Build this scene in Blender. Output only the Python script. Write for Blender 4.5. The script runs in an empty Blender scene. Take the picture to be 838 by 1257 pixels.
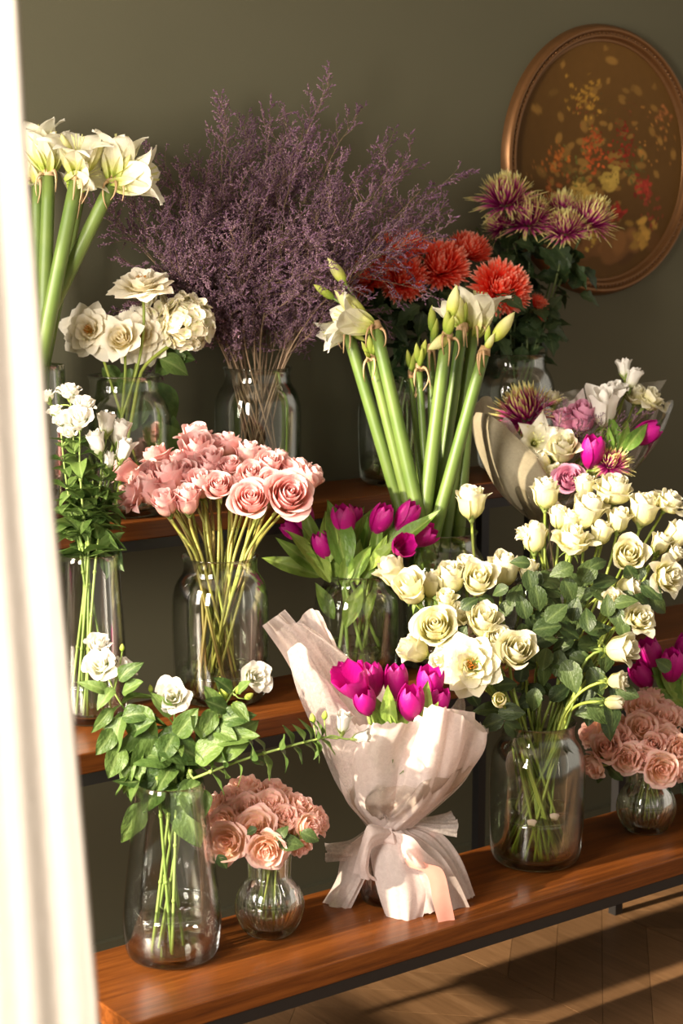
import bpy, math, random
import numpy as np
from mathutils import Matrix, Vector

SC = bpy.context.scene
COL = SC.collection
R_ = random.Random(7)
NR = np.random.RandomState(11)

# ------------------------------------------------------------------ camera
FPX, CX, CY = 2150.0, 419.0, 628.5
PHI, PITCH, EYE = math.radians(36.7), math.radians(8.95), 1.635
FW = np.array([math.sin(PHI) * math.cos(PITCH), math.cos(PHI) * math.cos(PITCH), -math.sin(PITCH)])
RT = np.array([math.cos(PHI), -math.sin(PHI), 0.0])
UP = np.cross(RT, FW)
CAM = np.array([0.0, 0.0, EYE])
cd = bpy.data.cameras.new('camera')
cam = bpy.data.objects.new('camera', cd)
COL.objects.link(cam)
cam.location = CAM
cam.rotation_euler = (math.pi / 2 - PITCH, 0, -PHI)
cd.sensor_fit = 'VERTICAL'
cd.sensor_height = 36.0
cd.lens = FPX / 1257.0 * 36.0
cd.clip_start = 0.05
cd.dof.use_dof = True
cd.dof.focus_distance = 3.25
cd.dof.aperture_fstop = 5.0
SC.camera = cam

# ------------------------------------------------------------------ light
w = bpy.data.worlds.new('World')
SC.world = w
w.use_nodes = True
bg = w.node_tree.nodes['Background']
bg.inputs[0].default_value = (1.0, 0.89, 0.74, 1)
bg.inputs[1].default_value = 0.66

def vec_to_quat(d):
    return Vector(d).to_track_quat('-Z', 'Y')

SUN_AZ, SUN_EL = math.radians(-2.2), math.radians(20.0)
sd = bpy.data.lights.new('sun', 'SUN')
sd.energy = 10.5
sd.color = (1.0, 0.84, 0.62)
sd.angle = math.radians(0.8)
sun = bpy.data.objects.new('sun', sd)
COL.objects.link(sun)
sun.rotation_mode = 'QUATERNION'
sun.rotation_quaternion = vec_to_quat((math.cos(SUN_AZ) * math.cos(SUN_EL), math.sin(SUN_AZ) * math.cos(SUN_EL), -math.sin(SUN_EL)))
# daylight entering through the window in the left wall
WX = -0.9
for wy_, ww_, we_ in ((1.45, 0.62, 150), (2.80, 0.62, 95)):
    ad = bpy.data.lights.new('window_daylight', 'AREA')
    ad.shape = 'RECTANGLE'
    ad.size, ad.size_y = ww_, 1.45
    ad.energy = we_
    ad.color = (1.0, 0.90, 0.78)
    al = bpy.data.objects.new('window_daylight', ad)
    COL.objects.link(al)
    al.location = (WX - 0.05, wy_, 1.83)
    al.rotation_euler = (math.pi / 2, 0, -math.pi / 2)

SC.view_settings.view_transform = 'Standard'
SC.view_settings.look = 'None'
SC.view_settings.gamma = 1.0
SC.view_settings.use_curve_mapping = False
SC.view_settings.exposure = 0.0
SC.cycles.transparent_max_bounces = 48
SC.cycles.max_bounces = 8
SC.cycles.caustics_reflective = False
SC.cycles.caustics_refractive = False

# ------------------------------------------------------------------ pixel -> point
def ray(x, y):
    return FW + RT * (x - CX) / FPX - UP * (y - CY) / FPX

def at(x, y, d):
    return CAM + ray(x, y) * d

def on_z(x, y, z):
    r = ray(x, y)
    return CAM + r * ((z - EYE) / r[2])

def on_y(x, y, Y):
    r = ray(x, y)
    return CAM + r * (Y / r[1])

def depth(P):
    return float((np.asarray(P) - CAM) @ FW)

def camdir(dx, dy, dz):
    v = RT * dx + UP * dy - FW * dz
    return v / np.linalg.norm(v)

def nrm(v):
    v = np.asarray(v, float)
    return v / (np.linalg.norm(v) + 1e-12)

# ------------------------------------------------------------------ mesh tools
class MB:
    def __init__(s):
        s.v, s.f, s.a, s.n = [], [], [], 0

    def add(s, v, f, a=None):
        v = np.asarray(v, float)
        if a is None:
            a = np.zeros((len(v), 3))
        s.v.append(v)
        s.a.append(np.asarray(a, float))
        s.f += [tuple(i + s.n for i in q) for q in f]
        s.n += len(v)
        return s

    def mesh(s, name, mat, smooth=True):
        me = bpy.data.meshes.new(name)
        V = np.concatenate(s.v)
        me.from_pydata(V.tolist(), [], s.f)
        at_ = me.attributes.new('pt', 'FLOAT_COLOR', 'POINT')
        A = np.ones((len(V), 4))
        A[:, :3] = np.concatenate(s.a)
        at_.data.foreach_set('color', A.ravel())
        if smooth:
            me.polygons.foreach_set('use_smooth', [True] * len(me.polygons))
        if mat is not None:
            me.materials.append(mat)
        me.update()
        return me

def gridf(nu, nv, wrap=False):
    f = []
    for j in range(nv - 1):
        for i in range(nu - (0 if wrap else 1)):
            k = (i + 1) % nu
            f.append((j * nu + i, j * nu + k, (j + 1) * nu + k, (j + 1) * nu + i))
    return f

def tube(mb, pts, rad, n=6, rnd=0.0, cap=True):
    pts = np.asarray(pts, float)
    m = len(pts)
    rad = np.broadcast_to(np.asarray(rad, float), (m,))
    T = np.gradient(pts, axis=0)
    T /= (np.linalg.norm(T, axis=1)[:, None] + 1e-12)
    h = np.array([0, 0, 1.0]) if abs(T[0][2]) < 0.9 else np.array([1.0, 0, 0])
    N = nrm(np.cross(T[0], h))
    V, A = [], []
    an = np.arange(n) * 2 * math.pi / n
    for i in range(m):
        N = nrm(N - T[i] * (N @ T[i]))
        B = np.cross(T[i], N)
        V.append(pts[i] + rad[i] * (np.cos(an)[:, None] * N + np.sin(an)[:, None] * B))
        A.append(np.tile([i / (m - 1), 0.5, rnd], (n, 1)))
    f = gridf(n, m, True)
    if cap:
        f = f + [tuple(range(n))[::-1], tuple(range((m - 1) * n, m * n))]
    mb.add(np.concatenate(V), f, np.concatenate(A))
    return mb

def box(mb, c, s, rot=0.0):
    c, s = np.asarray(c, float), np.asarray(s, float) / 2
    v = np.array([[x, y, z] for z in (-1, 1) for y in (-1, 1) for x in (-1, 1)]) * s
    if rot:
        ca, sa = math.cos(rot), math.sin(rot)
        v = np.stack([v[:, 0] * ca - v[:, 1] * sa, v[:, 0] * sa + v[:, 1] * ca, v[:, 2]], 1)
    mb.add(v + c, [(0, 2, 3, 1), (4, 5, 7, 6), (0, 1, 5, 4), (1, 3, 7, 5), (3, 2, 6, 7), (2, 0, 4, 6)])
    return mb

def bezier(p0, p1, p2, p3, n=10):
    t = np.linspace(0, 1, n)[:, None]
    return ((1 - t) ** 3 * p0 + 3 * (1 - t) ** 2 * t * p1 + 3 * (1 - t) * t * t * p2 + t ** 3 * p3)

def catmull(P, n):
    P = np.asarray(P, float)
    if len(P) < 3:
        t = np.linspace(0, 1, n)[:, None]
        return P[0] * (1 - t) + P[-1] * t
    Q = np.concatenate([[2 * P[0] - P[1]], P, [2 * P[-1] - P[-2]]])
    out = []
    for s in np.linspace(0, len(P) - 1 - 1e-9, n):
        i = int(s)
        t = s - i
        a, b, c, d = Q[i], Q[i + 1], Q[i + 2], Q[i + 3]
        out.append(0.5 * (2 * b + (c - a) * t + (2 * a - 5 * b + 4 * c - d) * t * t + (3 * b - a - 3 * c + d) * t ** 3))
    return np.array(out)

def link(name, data, parent=None, M=None):
    o = bpy.data.objects.new(name, data)
    COL.objects.link(o)
    if parent is not None:
        o.parent = parent
    if M is not None:
        o.matrix_local = M
    return o

def thing(name, label, cat, loc, group=None):
    o = link(name, None)
    o.empty_display_size = 0.02
    o.location = loc
    o['label'] = label
    o['category'] = cat
    if group:
        o['group'] = group
    return o

def tag(o, label=None, cat=None, group=None, kind=None):
    for k, v in (('label', label), ('category', cat), ('group', group), ('kind', kind)):
        if v:
            o[k] = v
    return o

def frame(pos, zaxis, spin=0.0, scale=1.0, yhint=None):
    z = nrm(zaxis)
    h = np.array([0, 0, 1.0]) if abs(z[2]) < 0.95 else np.array([1.0, 0, 0])
    x = nrm(np.cross(h, z))
    y = np.cross(z, x)
    M = Matrix(((x[0], y[0], z[0], 0), (x[1], y[1], z[1], 0), (x[2], y[2], z[2], 0), (0, 0, 0, 1)))
    M = Matrix.Translation(Vector(pos)) @ M @ Matrix.Rotation(spin, 4, 'Z') @ Matrix.Scale(scale, 4)
    return M

def leafframe(pos, d, n, scale, wide=1.0):
    y = nrm(d)
    n = np.asarray(n, float)
    z = nrm(n - y * (n @ y) + 1e-6)
    x = np.cross(y, z)
    M = Matrix(((x[0], y[0], z[0], pos[0]), (x[1], y[1], z[1], pos[1]), (x[2], y[2], z[2], pos[2]), (0, 0, 0, 1)))
    return M @ Matrix.Diagonal((scale * wide, scale, scale, 1))

# ------------------------------------------------------------------ materials
def newmat(name):
    m = bpy.data.materials.new(name)
    m.use_nodes = True
    nt = m.node_tree
    for n in list(nt.nodes):
        nt.nodes.remove(n)
    return m, nt, nt.nodes.new('ShaderNodeOutputMaterial')

def ramp(nt, fac, stops):
    r = nt.nodes.new('ShaderNodeValToRGB')
    el = r.color_ramp.elements
    while len(el) < len(stops):
        el.new(0.5)
    for e, (p, c) in zip(el, stops):
        e.position = p
        e.color = (*c, 1)
    nt.links.new(fac, r.inputs[0])
    return r.outputs[0]

def attr(nt):
    a = nt.nodes.new('ShaderNodeAttribute')
    a.attribute_name = 'pt'
    s = nt.nodes.new('ShaderNodeSeparateColor')
    nt.links.new(a.outputs['Color'], s.inputs[0])
    return s.outputs

def math_(nt, op, a, b=0.5, c=None):
    n = nt.nodes.new('ShaderNodeMath')
    n.operation = op
    for i, x in enumerate((a, b, c)):
        if x is None:
            continue
        if isinstance(x, (int, float)):
            n.inputs[i].default_value = x
        else:
            nt.links.new(x, n.inputs[i])
    return n.outputs[0]

def noise(nt, scale, detail=3, rough=0.5, coord='Object', stretch=None, dist=0.0):
    tc = nt.nodes.new('ShaderNodeTexCoord')
    n = nt.nodes.new('ShaderNodeTexNoise')
    n.inputs['Scale'].default_value = scale
    n.inputs['Detail'].default_value = detail
    n.inputs['Roughness'].default_value = rough
    n.inputs['Distortion'].default_value = dist
    if stretch:
        mp = nt.nodes.new('ShaderNodeMapping')
        mp.inputs['Scale'].default_value = stretch
        nt.links.new(tc.outputs[coord], mp.inputs[0])
        nt.links.new(mp.outputs[0], n.inputs['Vector'])
    else:
        nt.links.new(tc.outputs[coord], n.inputs['Vector'])
    return n.outputs['Fac']

def mixc(nt, fac, a, b, mode='MIX'):
    n = nt.nodes.new('ShaderNodeMix')
    n.data_type = 'RGBA'
    n.blend_type = mode
    for i, x in ((0, fac), (6, a), (7, b)):
        if isinstance(x, (int, float)):
            n.inputs[i].default_value = x
        elif isinstance(x, tuple):
            n.inputs[i].default_value = (*x, 1)
        else:
            nt.links.new(x, n.inputs[i])
    return n.outputs[2]

def soft(nt, out, col, rough=0.55, trans=0.25, spec=0.3, bump=None, bstr=0.3, bdist=0.002, metal=0.0):
    p = nt.nodes.new('ShaderNodeBsdfPrincipled')
    p.inputs['Roughness'].default_value = rough
    p.inputs['Specular IOR Level'].default_value = spec
    p.inputs['Metallic'].default_value = metal
    if isinstance(col, tuple):
        p.inputs['Base Color'].default_value = (*col, 1)
    else:
        nt.links.new(col, p.inputs['Base Color'])
    if bump is not None:
        b = nt.nodes.new('ShaderNodeBump')
        b.inputs['Strength'].default_value = bstr
        b.inputs['Distance'].default_value = bdist
        nt.links.new(bump, b.inputs['Height'])
        nt.links.new(b.outputs[0], p.inputs['Normal'])
    sh = p.outputs[0]
    if trans > 0:
        t = nt.nodes.new('ShaderNodeBsdfTranslucent')
        if isinstance(col, tuple):
            t.inputs[0].default_value = (*col, 1)
        else:
            nt.links.new(col, t.inputs[0])
        m = nt.nodes.new('ShaderNodeMixShader')
        m.inputs[0].default_value = trans
        nt.links.new(sh, m.inputs[1])
        nt.links.new(t.outputs[0], m.inputs[2])
        sh = m.outputs[0]
    nt.links.new(sh, out.inputs[0])
    return p

def petal_mat(name, stops, edge=None, edge_at=0.8, trans=0.3, rough=0.55, vary=0.12, spec=0.25):
    m, nt, out = newmat(name)
    s = attr(nt)
    nz = noise(nt, 9, 2)
    v = math_(nt, 'ADD', s[0], math_(nt, 'MULTIPLY', math_(nt, 'SUBTRACT', nz, 0.5), 0.25))
    c = ramp(nt, v, stops)
    if edge:
        e = math_(nt, 'MULTIPLY', math_(nt, 'POWER', math_(nt, 'MAXIMUM', s[0], s[1]), 6.0), edge_at)
        c = mixc(nt, e, c, edge)
    oi = nt.nodes.new('ShaderNodeObjectInfo')
    hs = nt.nodes.new('ShaderNodeHueSaturation')
    nt.links.new(c, hs.inputs['Color'])
    val = math_(nt, 'ADD', 1 - vary, math_(nt, 'MULTIPLY', math_(nt, 'ADD', math_(nt, 'MULTIPLY', s[2], 0.6), math_(nt, 'MULTIPLY', oi.outputs['Random'], 0.6)), vary * 1.6))
    nt.links.new(val, hs.inputs['Value'])
    vein = noise(nt, 60, 2, stretch=(1, 1, 0.15))
    soft(nt, out, hs.outputs[0], rough, trans, spec, vein, 0.25, 0.01)
    return m

def leaf_mat(name, dark, light, rib, trans=0.25, rough=0.42):
    m, nt, out = newmat(name)
    s = attr(nt)
    nz = noise(nt, 5, 3)
    oi = nt.nodes.new('ShaderNodeObjectInfo')
    f = math_(nt, 'ADD', math_(nt, 'MULTIPLY', nz, 0.6), math_(nt, 'MULTIPLY', oi.outputs['Random'], 0.55))
    c = ramp(nt, f, [(0.2, dark), (0.85, light)])
    r = math_(nt, 'POWER', math_(nt, 'SUBTRACT', 1.0, s[1]), 9.0)
    c = mixc(nt, math_(nt, 'MULTIPLY', r, 0.6), c, rib)
    soft(nt, out, c, rough, trans, 0.4, noise(nt, 7, 3, stretch=(2.5, 1, 1)), 0.2, 0.03)
    return m

def stem_mat(name, a, b, rough=0.5, sc=30):
    m, nt, out = newmat(name)
    nz = noise(nt, sc, 3)
    oi = nt.nodes.new('ShaderNodeObjectInfo')
    f = math_(nt, 'ADD', math_(nt, 'MULTIPLY', nz, 0.7), math_(nt, 'MULTIPLY', oi.outputs['Random'], 0.4))
    soft(nt, out, ramp(nt, f, [(0.25, a), (0.8, b)]), rough, 0.0, 0.4)
    return m

def plain_mat(name, col, rough=0.5, metal=0.0, spec=0.5, trans=0.0):
    m, nt, out = newmat(name)
    nz = noise(nt, 40, 3)
    c = mixc(nt, nz, tuple(x * 0.85 for x in col), tuple(min(1, x * 1.12) for x in col))
    soft(nt, out, c, rough, trans, spec, metal=metal)
    return m

def glass_mat(name, tint=(0.97, 0.985, 0.965), edge=(0.74, 0.80, 0.72), refl=1.0, rough=0.02, streak=0.0):
    m, nt, out = newmat(name)
    lw = nt.nodes.new('ShaderNodeLayerWeight')
    lw.inputs['Blend'].default_value = 0.35
    c = mixc(nt, math_(nt, 'POWER', lw.outputs['Facing'], 3.0), tint, edge)
    tr = nt.nodes.new('ShaderNodeBsdfTransparent')
    nt.links.new(c, tr.inputs[0])
    gl = nt.nodes.new('ShaderNodeBsdfGlossy')
    gl.inputs['Roughness'].default_value = rough
    gl.inputs['Color'].default_value = (1, 1, 1, 1)
    fr = nt.nodes.new('ShaderNodeFresnel')
    fr.inputs['IOR'].default_value = 1.5
    if streak:
        b = nt.nodes.new('ShaderNodeBump')
        b.inputs['Strength'].default_value = streak
        b.inputs['Distance'].default_value = 0.004
        nt.links.new(noise(nt, 14, 2), b.inputs['Height'])
        nt.links.new(b.outputs[0], gl.inputs['Normal'])
    mx = nt.nodes.new('ShaderNodeMixShader')
    f = math_(nt, 'MINIMUM', math_(nt, 'MULTIPLY', fr.outputs[0], refl), 0.75)
    nt.links.new(f, mx.inputs[0])
    nt.links.new(tr.outputs[0], mx.inputs[1])
    nt.links.new(gl.outputs[0], mx.inputs[2])
    nt.links.new(mx.outputs[0], out.inputs[0])
    return m

def sheet_mat(name, col, alpha, fib=0.5, scale=60, trans=0.45, gloss=0.0):
    """fibrous non-woven wrap: partly see-through, denser where its fibres lie"""
    m, nt, out = newmat(name)
    nz = noise(nt, scale, 6, 0.75, dist=1.2)
    nb = noise(nt, scale * 0.15, 2)
    c = mixc(nt, nz, tuple(x * 0.82 for x in col), tuple(min(1, x * 1.1) for x in col))
    d = nt.nodes.new('ShaderNodeBsdfPrincipled')
    d.inputs['Roughness'].default_value = 0.6 if not gloss else 0.25
    d.inputs['Specular IOR Level'].default_value = 0.3 + gloss
    nt.links.new(c, d.inputs['Base Color'])
    b = nt.nodes.new('ShaderNodeBump')
    b.inputs['Strength'].default_value = 0.2
    b.inputs['Distance'].default_value = 0.002
    nt.links.new(nz, b.inputs['Height'])
    nt.links.new(b.outputs[0], d.inputs['Normal'])
    t = nt.nodes.new('ShaderNodeBsdfTranslucent')
    nt.links.new(c, t.inputs[0])
    m1 = nt.nodes.new('ShaderNodeMixShader')
    m1.inputs[0].default_value = trans
    nt.links.new(d.outputs[0], m1.inputs[1])
    nt.links.new(t.outputs[0], m1.inputs[2])
    tr = nt.nodes.new('ShaderNodeBsdfTransparent')
    m2 = nt.nodes.new('ShaderNodeMixShader')
    f = math_(nt, 'ADD', alpha - fib * 0.5, math_(nt, 'MULTIPLY', math_(nt, 'ADD', math_(nt, 'MULTIPLY', nz, 0.75), math_(nt, 'MULTIPLY', nb, 0.25)), fib))
    f = math_(nt, 'MINIMUM', math_(nt, 'MAXIMUM', f, 0.0), 1.0)
    nt.links.new(f, m2.inputs[0])
    nt.links.new(tr.outputs[0], m2.inputs[1])
    nt.links.new(m1.outputs[0], m2.inputs[2])
    nt.links.new(m2.outputs[0], out.inputs[0])
    return m

def wood_mat(name, dark, mid, light, stretch, rough=0.3, rand=False, spec=0.5):
    m, nt, out = newmat(name)
    co = 'Object'
    n1 = noise(nt, 3.0, 6, 0.65, co, stretch, 1.2)
    n2 = noise(nt, 14.0, 8, 0.7, co, stretch, 0.4)
    f = math_(nt, 'ADD', math_(nt, 'MULTIPLY', n1, 0.65), math_(nt, 'MULTIPLY', n2, 0.35))
    c = ramp(nt, f, [(0.3, dark), (0.5, mid), (0.7, light)])
    if rand:
        oi = nt.nodes.new('ShaderNodeObjectInfo')
        hs = nt.nodes.new('ShaderNodeHueSaturation')
        nt.links.new(c, hs.inputs['Color'])
        nt.links.new(math_(nt, 'ADD', 0.78, math_(nt, 'MULTIPLY', oi.outputs['Random'], 0.42)), hs.inputs['Value'])
        c = hs.outputs[0]
    p = soft(nt, out, c, rough, 0.0, spec, n2, 0.12, 0.002)
    return m

M = {}
M['glass'] = glass_mat('clear_glass', streak=0.0)
M['glass_plain'] = glass_mat('smooth_glass', tint=(0.985, 0.99, 0.985), edge=(0.78, 0.82, 0.79))
M['glass_fluted'] = glass_mat('fluted_glass', tint=(0.98, 0.985, 0.97), edge=(0.42, 0.47, 0.38), refl=1.3)
M['glass_dark'] = glass_mat('dark_green_glass', tint=(0.42, 0.5, 0.36), edge=(0.08, 0.1, 0.06))
M['glass_smoke'] = glass_mat('ribbed_smoky_glass', tint=(0.80, 0.74, 0.68), edge=(0.4, 0.36, 0.32))
M['water'] = glass_mat('clear_water', tint=(0.96, 0.975, 0.95), edge=(0.8, 0.84, 0.8), refl=3.0)
M['water_green'] = glass_mat('murky_water', tint=(0.80, 0.84, 0.64), edge=(0.45, 0.5, 0.3), refl=2.5)
M['pink'] = petal_mat('dusty_pink_petal', [(0.0, (0.66, 0.46, 0.20)), (0.3, (0.88, 0.50, 0.38)), (0.75, (0.86, 0.44, 0.42)), (1.0, (0.88, 0.50, 0.50))], (0.94, 0.68, 0.66), 0.9, rough=0.6)
M['cream'] = petal_mat('cream_petal', [(0.0, (0.42, 0.50, 0.10)), (0.3, (0.78, 0.74, 0.32)), (0.65, (0.83, 0.79, 0.46)), (1.0, (0.86, 0.82, 0.60))], (0.89, 0.86, 0.72), vary=0.16)
M['ivory'] = petal_mat('ivory_petal', [(0.0, (0.85, 0.66, 0.22)), (0.3, (0.93, 0.84, 0.52)), (0.7, (0.95, 0.88, 0.68)), (1.0, (0.96, 0.91, 0.78))])
M['white'] = petal_mat('white_petal', [(0.0, (0.45, 0.58, 0.14)), (0.22, (0.84, 0.86, 0.60)), (0.5, (0.90, 0.88, 0.80)), (1.0, (0.92, 0.89, 0.84))])
M['spray'] = petal_mat('peach_pink_petal', [(0.0, (1.0, 0.72, 0.40)), (0.4, (1.0, 0.78, 0.60)), (0.85, (1.0, 0.74, 0.63)), (1.0, (0.99, 0.56, 0.54))], (1.0, 0.80, 0.73), 0.5, trans=0.5, vary=0.06)
M['mauve'] = petal_mat('mauve_petal', [(0.0, (0.55, 0.22, 0.30)), (0.5, (0.68, 0.26, 0.42)), (1.0, (0.74, 0.36, 0.50))])
M['tulip'] = petal_mat('magenta_petal', [(0.0, (0.75, 0.30, 0.45)), (0.15, (0.50, 0.01, 0.22)), (0.7, (0.58, 0.006, 0.28)), (1.0, (0.66, 0.02, 0.34))], trans=0.35, rough=0.35, vary=0.3, spec=0.5)
M['lily'] = petal_mat('lily_white_petal', [(0.0, (0.40, 0.54, 0.06)), (0.18, (0.80, 0.82, 0.32)), (0.36, (0.88, 0.85, 0.62)), (1.0, (0.90, 0.87, 0.76))])
M['lilybud'] = petal_mat('lily_bud', [(0.0, (0.34, 0.50, 0.05)), (0.3, (0.66, 0.70, 0.14)), (0.7, (0.86, 0.83, 0.42)), (1.0, (0.80, 0.80, 0.36))])
M['greenbud'] = petal_mat('green_bud', [(0.0, (0.20, 0.34, 0.04)), (0.5, (0.45, 0.55, 0.08)), (1.0, (0.62, 0.64, 0.16))])
M['redmum'] = petal_mat('coral_red_ray_petal', [(0.0, (0.90, 0.03, 0.02)), (0.45, (0.98, 0.07, 0.04)), (0.8, (0.99, 0.17, 0.09)), (1.0, (0.99, 0.55, 0.42))], vary=0.15, trans=0.4)
M['purplemum'] = petal_mat('purple_ray_petal_with_lime_tip', [(0.0, (0.26, 0.006, 0.10)), (0.45, (0.48, 0.03, 0.24)), (0.62, (0.66, 0.18, 0.34)), (0.78, (0.78, 0.70, 0.24)), (1.0, (0.86, 0.82, 0.40))], vary=0.2)
M['hydra'] = petal_mat('hydrangea_petal', [(0.0, (0.62, 0.64, 0.26)), (0.4, (0.90, 0.84, 0.60)), (1.0, (0.93, 0.86, 0.72))])
M['stamen'] = petal_mat('golden_stamen', [(0.0, (0.85, 0.62, 0.15)), (0.7, (0.85, 0.42, 0.06)), (1.0, (0.62, 0.22, 0.03))])
M['roseleaf'] = leaf_mat('dark_rose_leaf', (0.02, 0.042, 0.012), (0.07, 0.11, 0.032), (0.15, 0.21, 0.07), trans=0.15)
M['eleaf'] = leaf_mat('eustoma_leaf', (0.04, 0.09, 0.018), (0.15, 0.24, 0.055), (0.30, 0.40, 0.14), trans=0.3)
M['tleaf'] = leaf_mat('tulip_leaf', (0.10, 0.22, 0.03), (0.30, 0.42, 0.08), (0.40, 0.52, 0.14), trans=0.3)
M['mumleaf'] = leaf_mat('chrysanthemum_leaf', (0.012, 0.03, 0.010), (0.05, 0.085, 0.03), (0.09, 0.13, 0.05), trans=0.1)
M['sepal'] = leaf_mat('sepal_green', (0.16, 0.26, 0.05), (0.36, 0.44, 0.12), (0.4, 0.48, 0.16))
M['rosestem'] = stem_mat('rose_stem', (0.13, 0.20, 0.03), (0.30, 0.36, 0.06))
M['pinkstem'] = stem_mat('brownish_rose_stem', (0.20, 0.11, 0.03), (0.32, 0.36, 0.07), sc=22)
M['estem'] = stem_mat('eustoma_stem', (0.14, 0.23, 0.04), (0.30, 0.40, 0.10))
M['mumstem'] = stem_mat('dark_stem', (0.04, 0.06, 0.015), (0.12, 0.17, 0.05))
M['lilystem'] = stem_mat('thick_green_stem', (0.085, 0.155, 0.028), (0.18, 0.25, 0.06), rough=0.4, sc=16)
M['tstem'] = stem_mat('tulip_stem', (0.22, 0.36, 0.06), (0.40, 0.52, 0.14))
M['twig'] = stem_mat('dry_twig', (0.10, 0.07, 0.035), (0.36, 0.24, 0.15), sc=12)
M['bract'] = stem_mat('dry_papery_bract', (0.36, 0.22, 0.10), (0.66, 0.46, 0.26))
M['floret'] = petal_mat('statice_floret', [(0.0, (0.12, 0.055, 0.12)), (0.5, (0.20, 0.095, 0.185)), (1.0, (0.52, 0.36, 0.33))], vary=0.5, trans=0.15, rough=0.8)
M['black'] = plain_mat('black_painted_metal', (0.012, 0.011, 0.011), 0.45)
M['wood'] = wood_mat('teak_veneer', (0.055, 0.015, 0.004), (0.15, 0.043, 0.008), (0.27, 0.085, 0.016), (0.7, 16.0, 16.0), 0.3, False, 0.3)
M['plank'] = wood_mat('oak_plank', (0.14, 0.072, 0.031), (0.215, 0.115, 0.053), (0.29, 0.165, 0.082), (9.0, 0.7, 9.0), 0.42, True, 0.35)
M['gold'] = plain_mat('antique_gilt', (0.20, 0.095, 0.035), 0.33, 0.65)
M['white_frame'] = plain_mat('white_painted_wood', (0.8, 0.78, 0.74), 0.5)
M['tissue'] = sheet_mat('blush_nonwoven_wrap', (0.99, 0.82, 0.79), 0.90, 0.45, 90)
M['tissue_thin'] = sheet_mat('thin_blush_wrap', (0.99, 0.85, 0.82), 0.50, 1.0, 90)
M['kraft'] = sheet_mat('olive_fibre_wrap', (0.40, 0.35, 0.24), 0.92, 0.5, 110, trans=0.2)
M['cello'] = glass_mat('cellophane', tint=(0.93, 0.92, 0.88), edge=(0.6, 0.56, 0.5), refl=2.0, rough=0.12, streak=0.9)
M['ribbon'] = plain_mat('pink_satin_ribbon', (0.80, 0.38, 0.30), 0.3, 0.0, 0.7, 0.15)
M['orange'] = petal_mat('orange_petal', [(0.0, (0.7, 0.1, 0.01)), (1.0, (0.9, 0.3, 0.03))])
# ------------------------------------------------------------------ the room
WALL_Y = 3.30
mw, nt, out = newmat('olive_wall_paint')
nz = noise(nt, 2.2, 4)
nf = noise(nt, 180, 2)
soft(nt, out, mixc(nt, nz, (0.098, 0.094, 0.058), (0.116, 0.110, 0.069)), 0.75, 0.0, 0.25, nf, 0.08, 0.002)
M['wall'] = mw
M['pale'] = plain_mat('pale_plaster', (0.55, 0.5, 0.42), 0.8)

def struct(name, mb, mat, parent=None):
    o = link(name, mb.mesh(name, mat, False), parent)
    if parent is None:
        o['kind'] = 'structure'
    return o

struct('wall_back', box(MB(), (2.9, WALL_Y + 0.05, 1.6), (8.0, 0.1, 3.4)), M['wall'])
struct('ceiling', box(MB(), (2.9, 0.9, 3.35), (8.0, 5.0, 0.1)), M['pale'])
b = MB()   # left wall around the window opening
y0, y1, z0, z1 = 0.35, 3.24, 1.08, 2.60  # unseen opening; sill and head heights set to limit where sun reaches
box(b, (WX - 0.06, (-1.6 + y0) / 2, 1.65), (0.12, y0 + 1.6, 3.3))
box(b, (WX - 0.06, (y1 + WALL_Y) / 2, 1.65), (0.12, WALL_Y - y1, 3.3))
box(b, (WX - 0.06, (y0 + y1) / 2, z0 / 2), (0.12, y1 - y0, z0))
box(b, (WX - 0.06, (y0 + y1) / 2, (z1 + 3.3) / 2), (0.12, y1 - y0, 3.3 - z1))
box(b, (WX - 0.06, 2.16, (z0 + z1) / 2), (0.12, 0.52, z1 - z0))   # unseen pier splitting the opening, added to keep sun off the front floor
struct('wall_left', b, M['wall'])
wn = link('window_1', None)
wn['kind'] = 'structure'
wn.location = (WX - 0.03, 0, 0)
def wbar(nm, c, s):
    struct(nm, box(MB(), c, s), M['white_frame'], wn)
for yy in (y0 + 0.02, y1 - 0.02):
    wbar('window_jamb', (0, yy, (z0 + z1) / 2), (0.06, 0.05, z1 - z0))
for zz in (z0 + 0.02, z1 - 0.02):
    wbar('window_rail', (0, (y0 + y1) / 2, zz), (0.06, y1 - y0, 0.05))
for yy in (1.1,):
    wbar('mullion', (0, yy, (z0 + z1) / 2), (0.04, 0.035, z1 - z0))
b = MB()
box(b, (2.9, WALL_Y - 0.007, 0.04), (8.0, 0.014, 0.08))
struct('baseboard_back', b, M['wall'])
fl = struct('floor', box(MB(), (2.9, 0.9, -0.055), (8.0, 5.0, 0.09)), M['plank'])
# chevron planks
cw, pw = 0.46, 0.105
def plank_mesh(sg):
    m_ = MB()
    s = pw * math.sqrt(2) - 0.0014
    x0, x1 = -cw / 2 + 0.0012, cw / 2 - 0.0012
    P = [(x0, -sg * cw / 2 * 1), (x1, sg * cw / 2), (x1, sg * cw / 2 + s), (x0, -sg * cw / 2 + s)]
    v = [(x, y, -0.010) for x, y in P] + [(x, y, 0.0) for x, y in P]
    m_.add(v, [(3, 2, 1, 0), (4, 5, 6, 7), (0, 1, 5, 4), (1, 2, 6, 5), (2, 3, 7, 6), (3, 0, 4, 7)])
    return m_.mesh('plank', M['plank'], False)
pm = {1: plank_mesh(1), -1: plank_mesh(-1)}
th_ = math.radians(12)
for i in range(-1, 8):
    sg = 1 if i % 2 == 0 else -1
    for j in range(-2, 18):
        lx, ly = 0.9 + i * cw, 0.9 + j * pw * math.sqrt(2)
        if ly > 3.0 or lx > 4.2:
            continue
        o = link('plank', pm[sg], fl)
        o.location = (lx, ly, 0.0)

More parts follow.
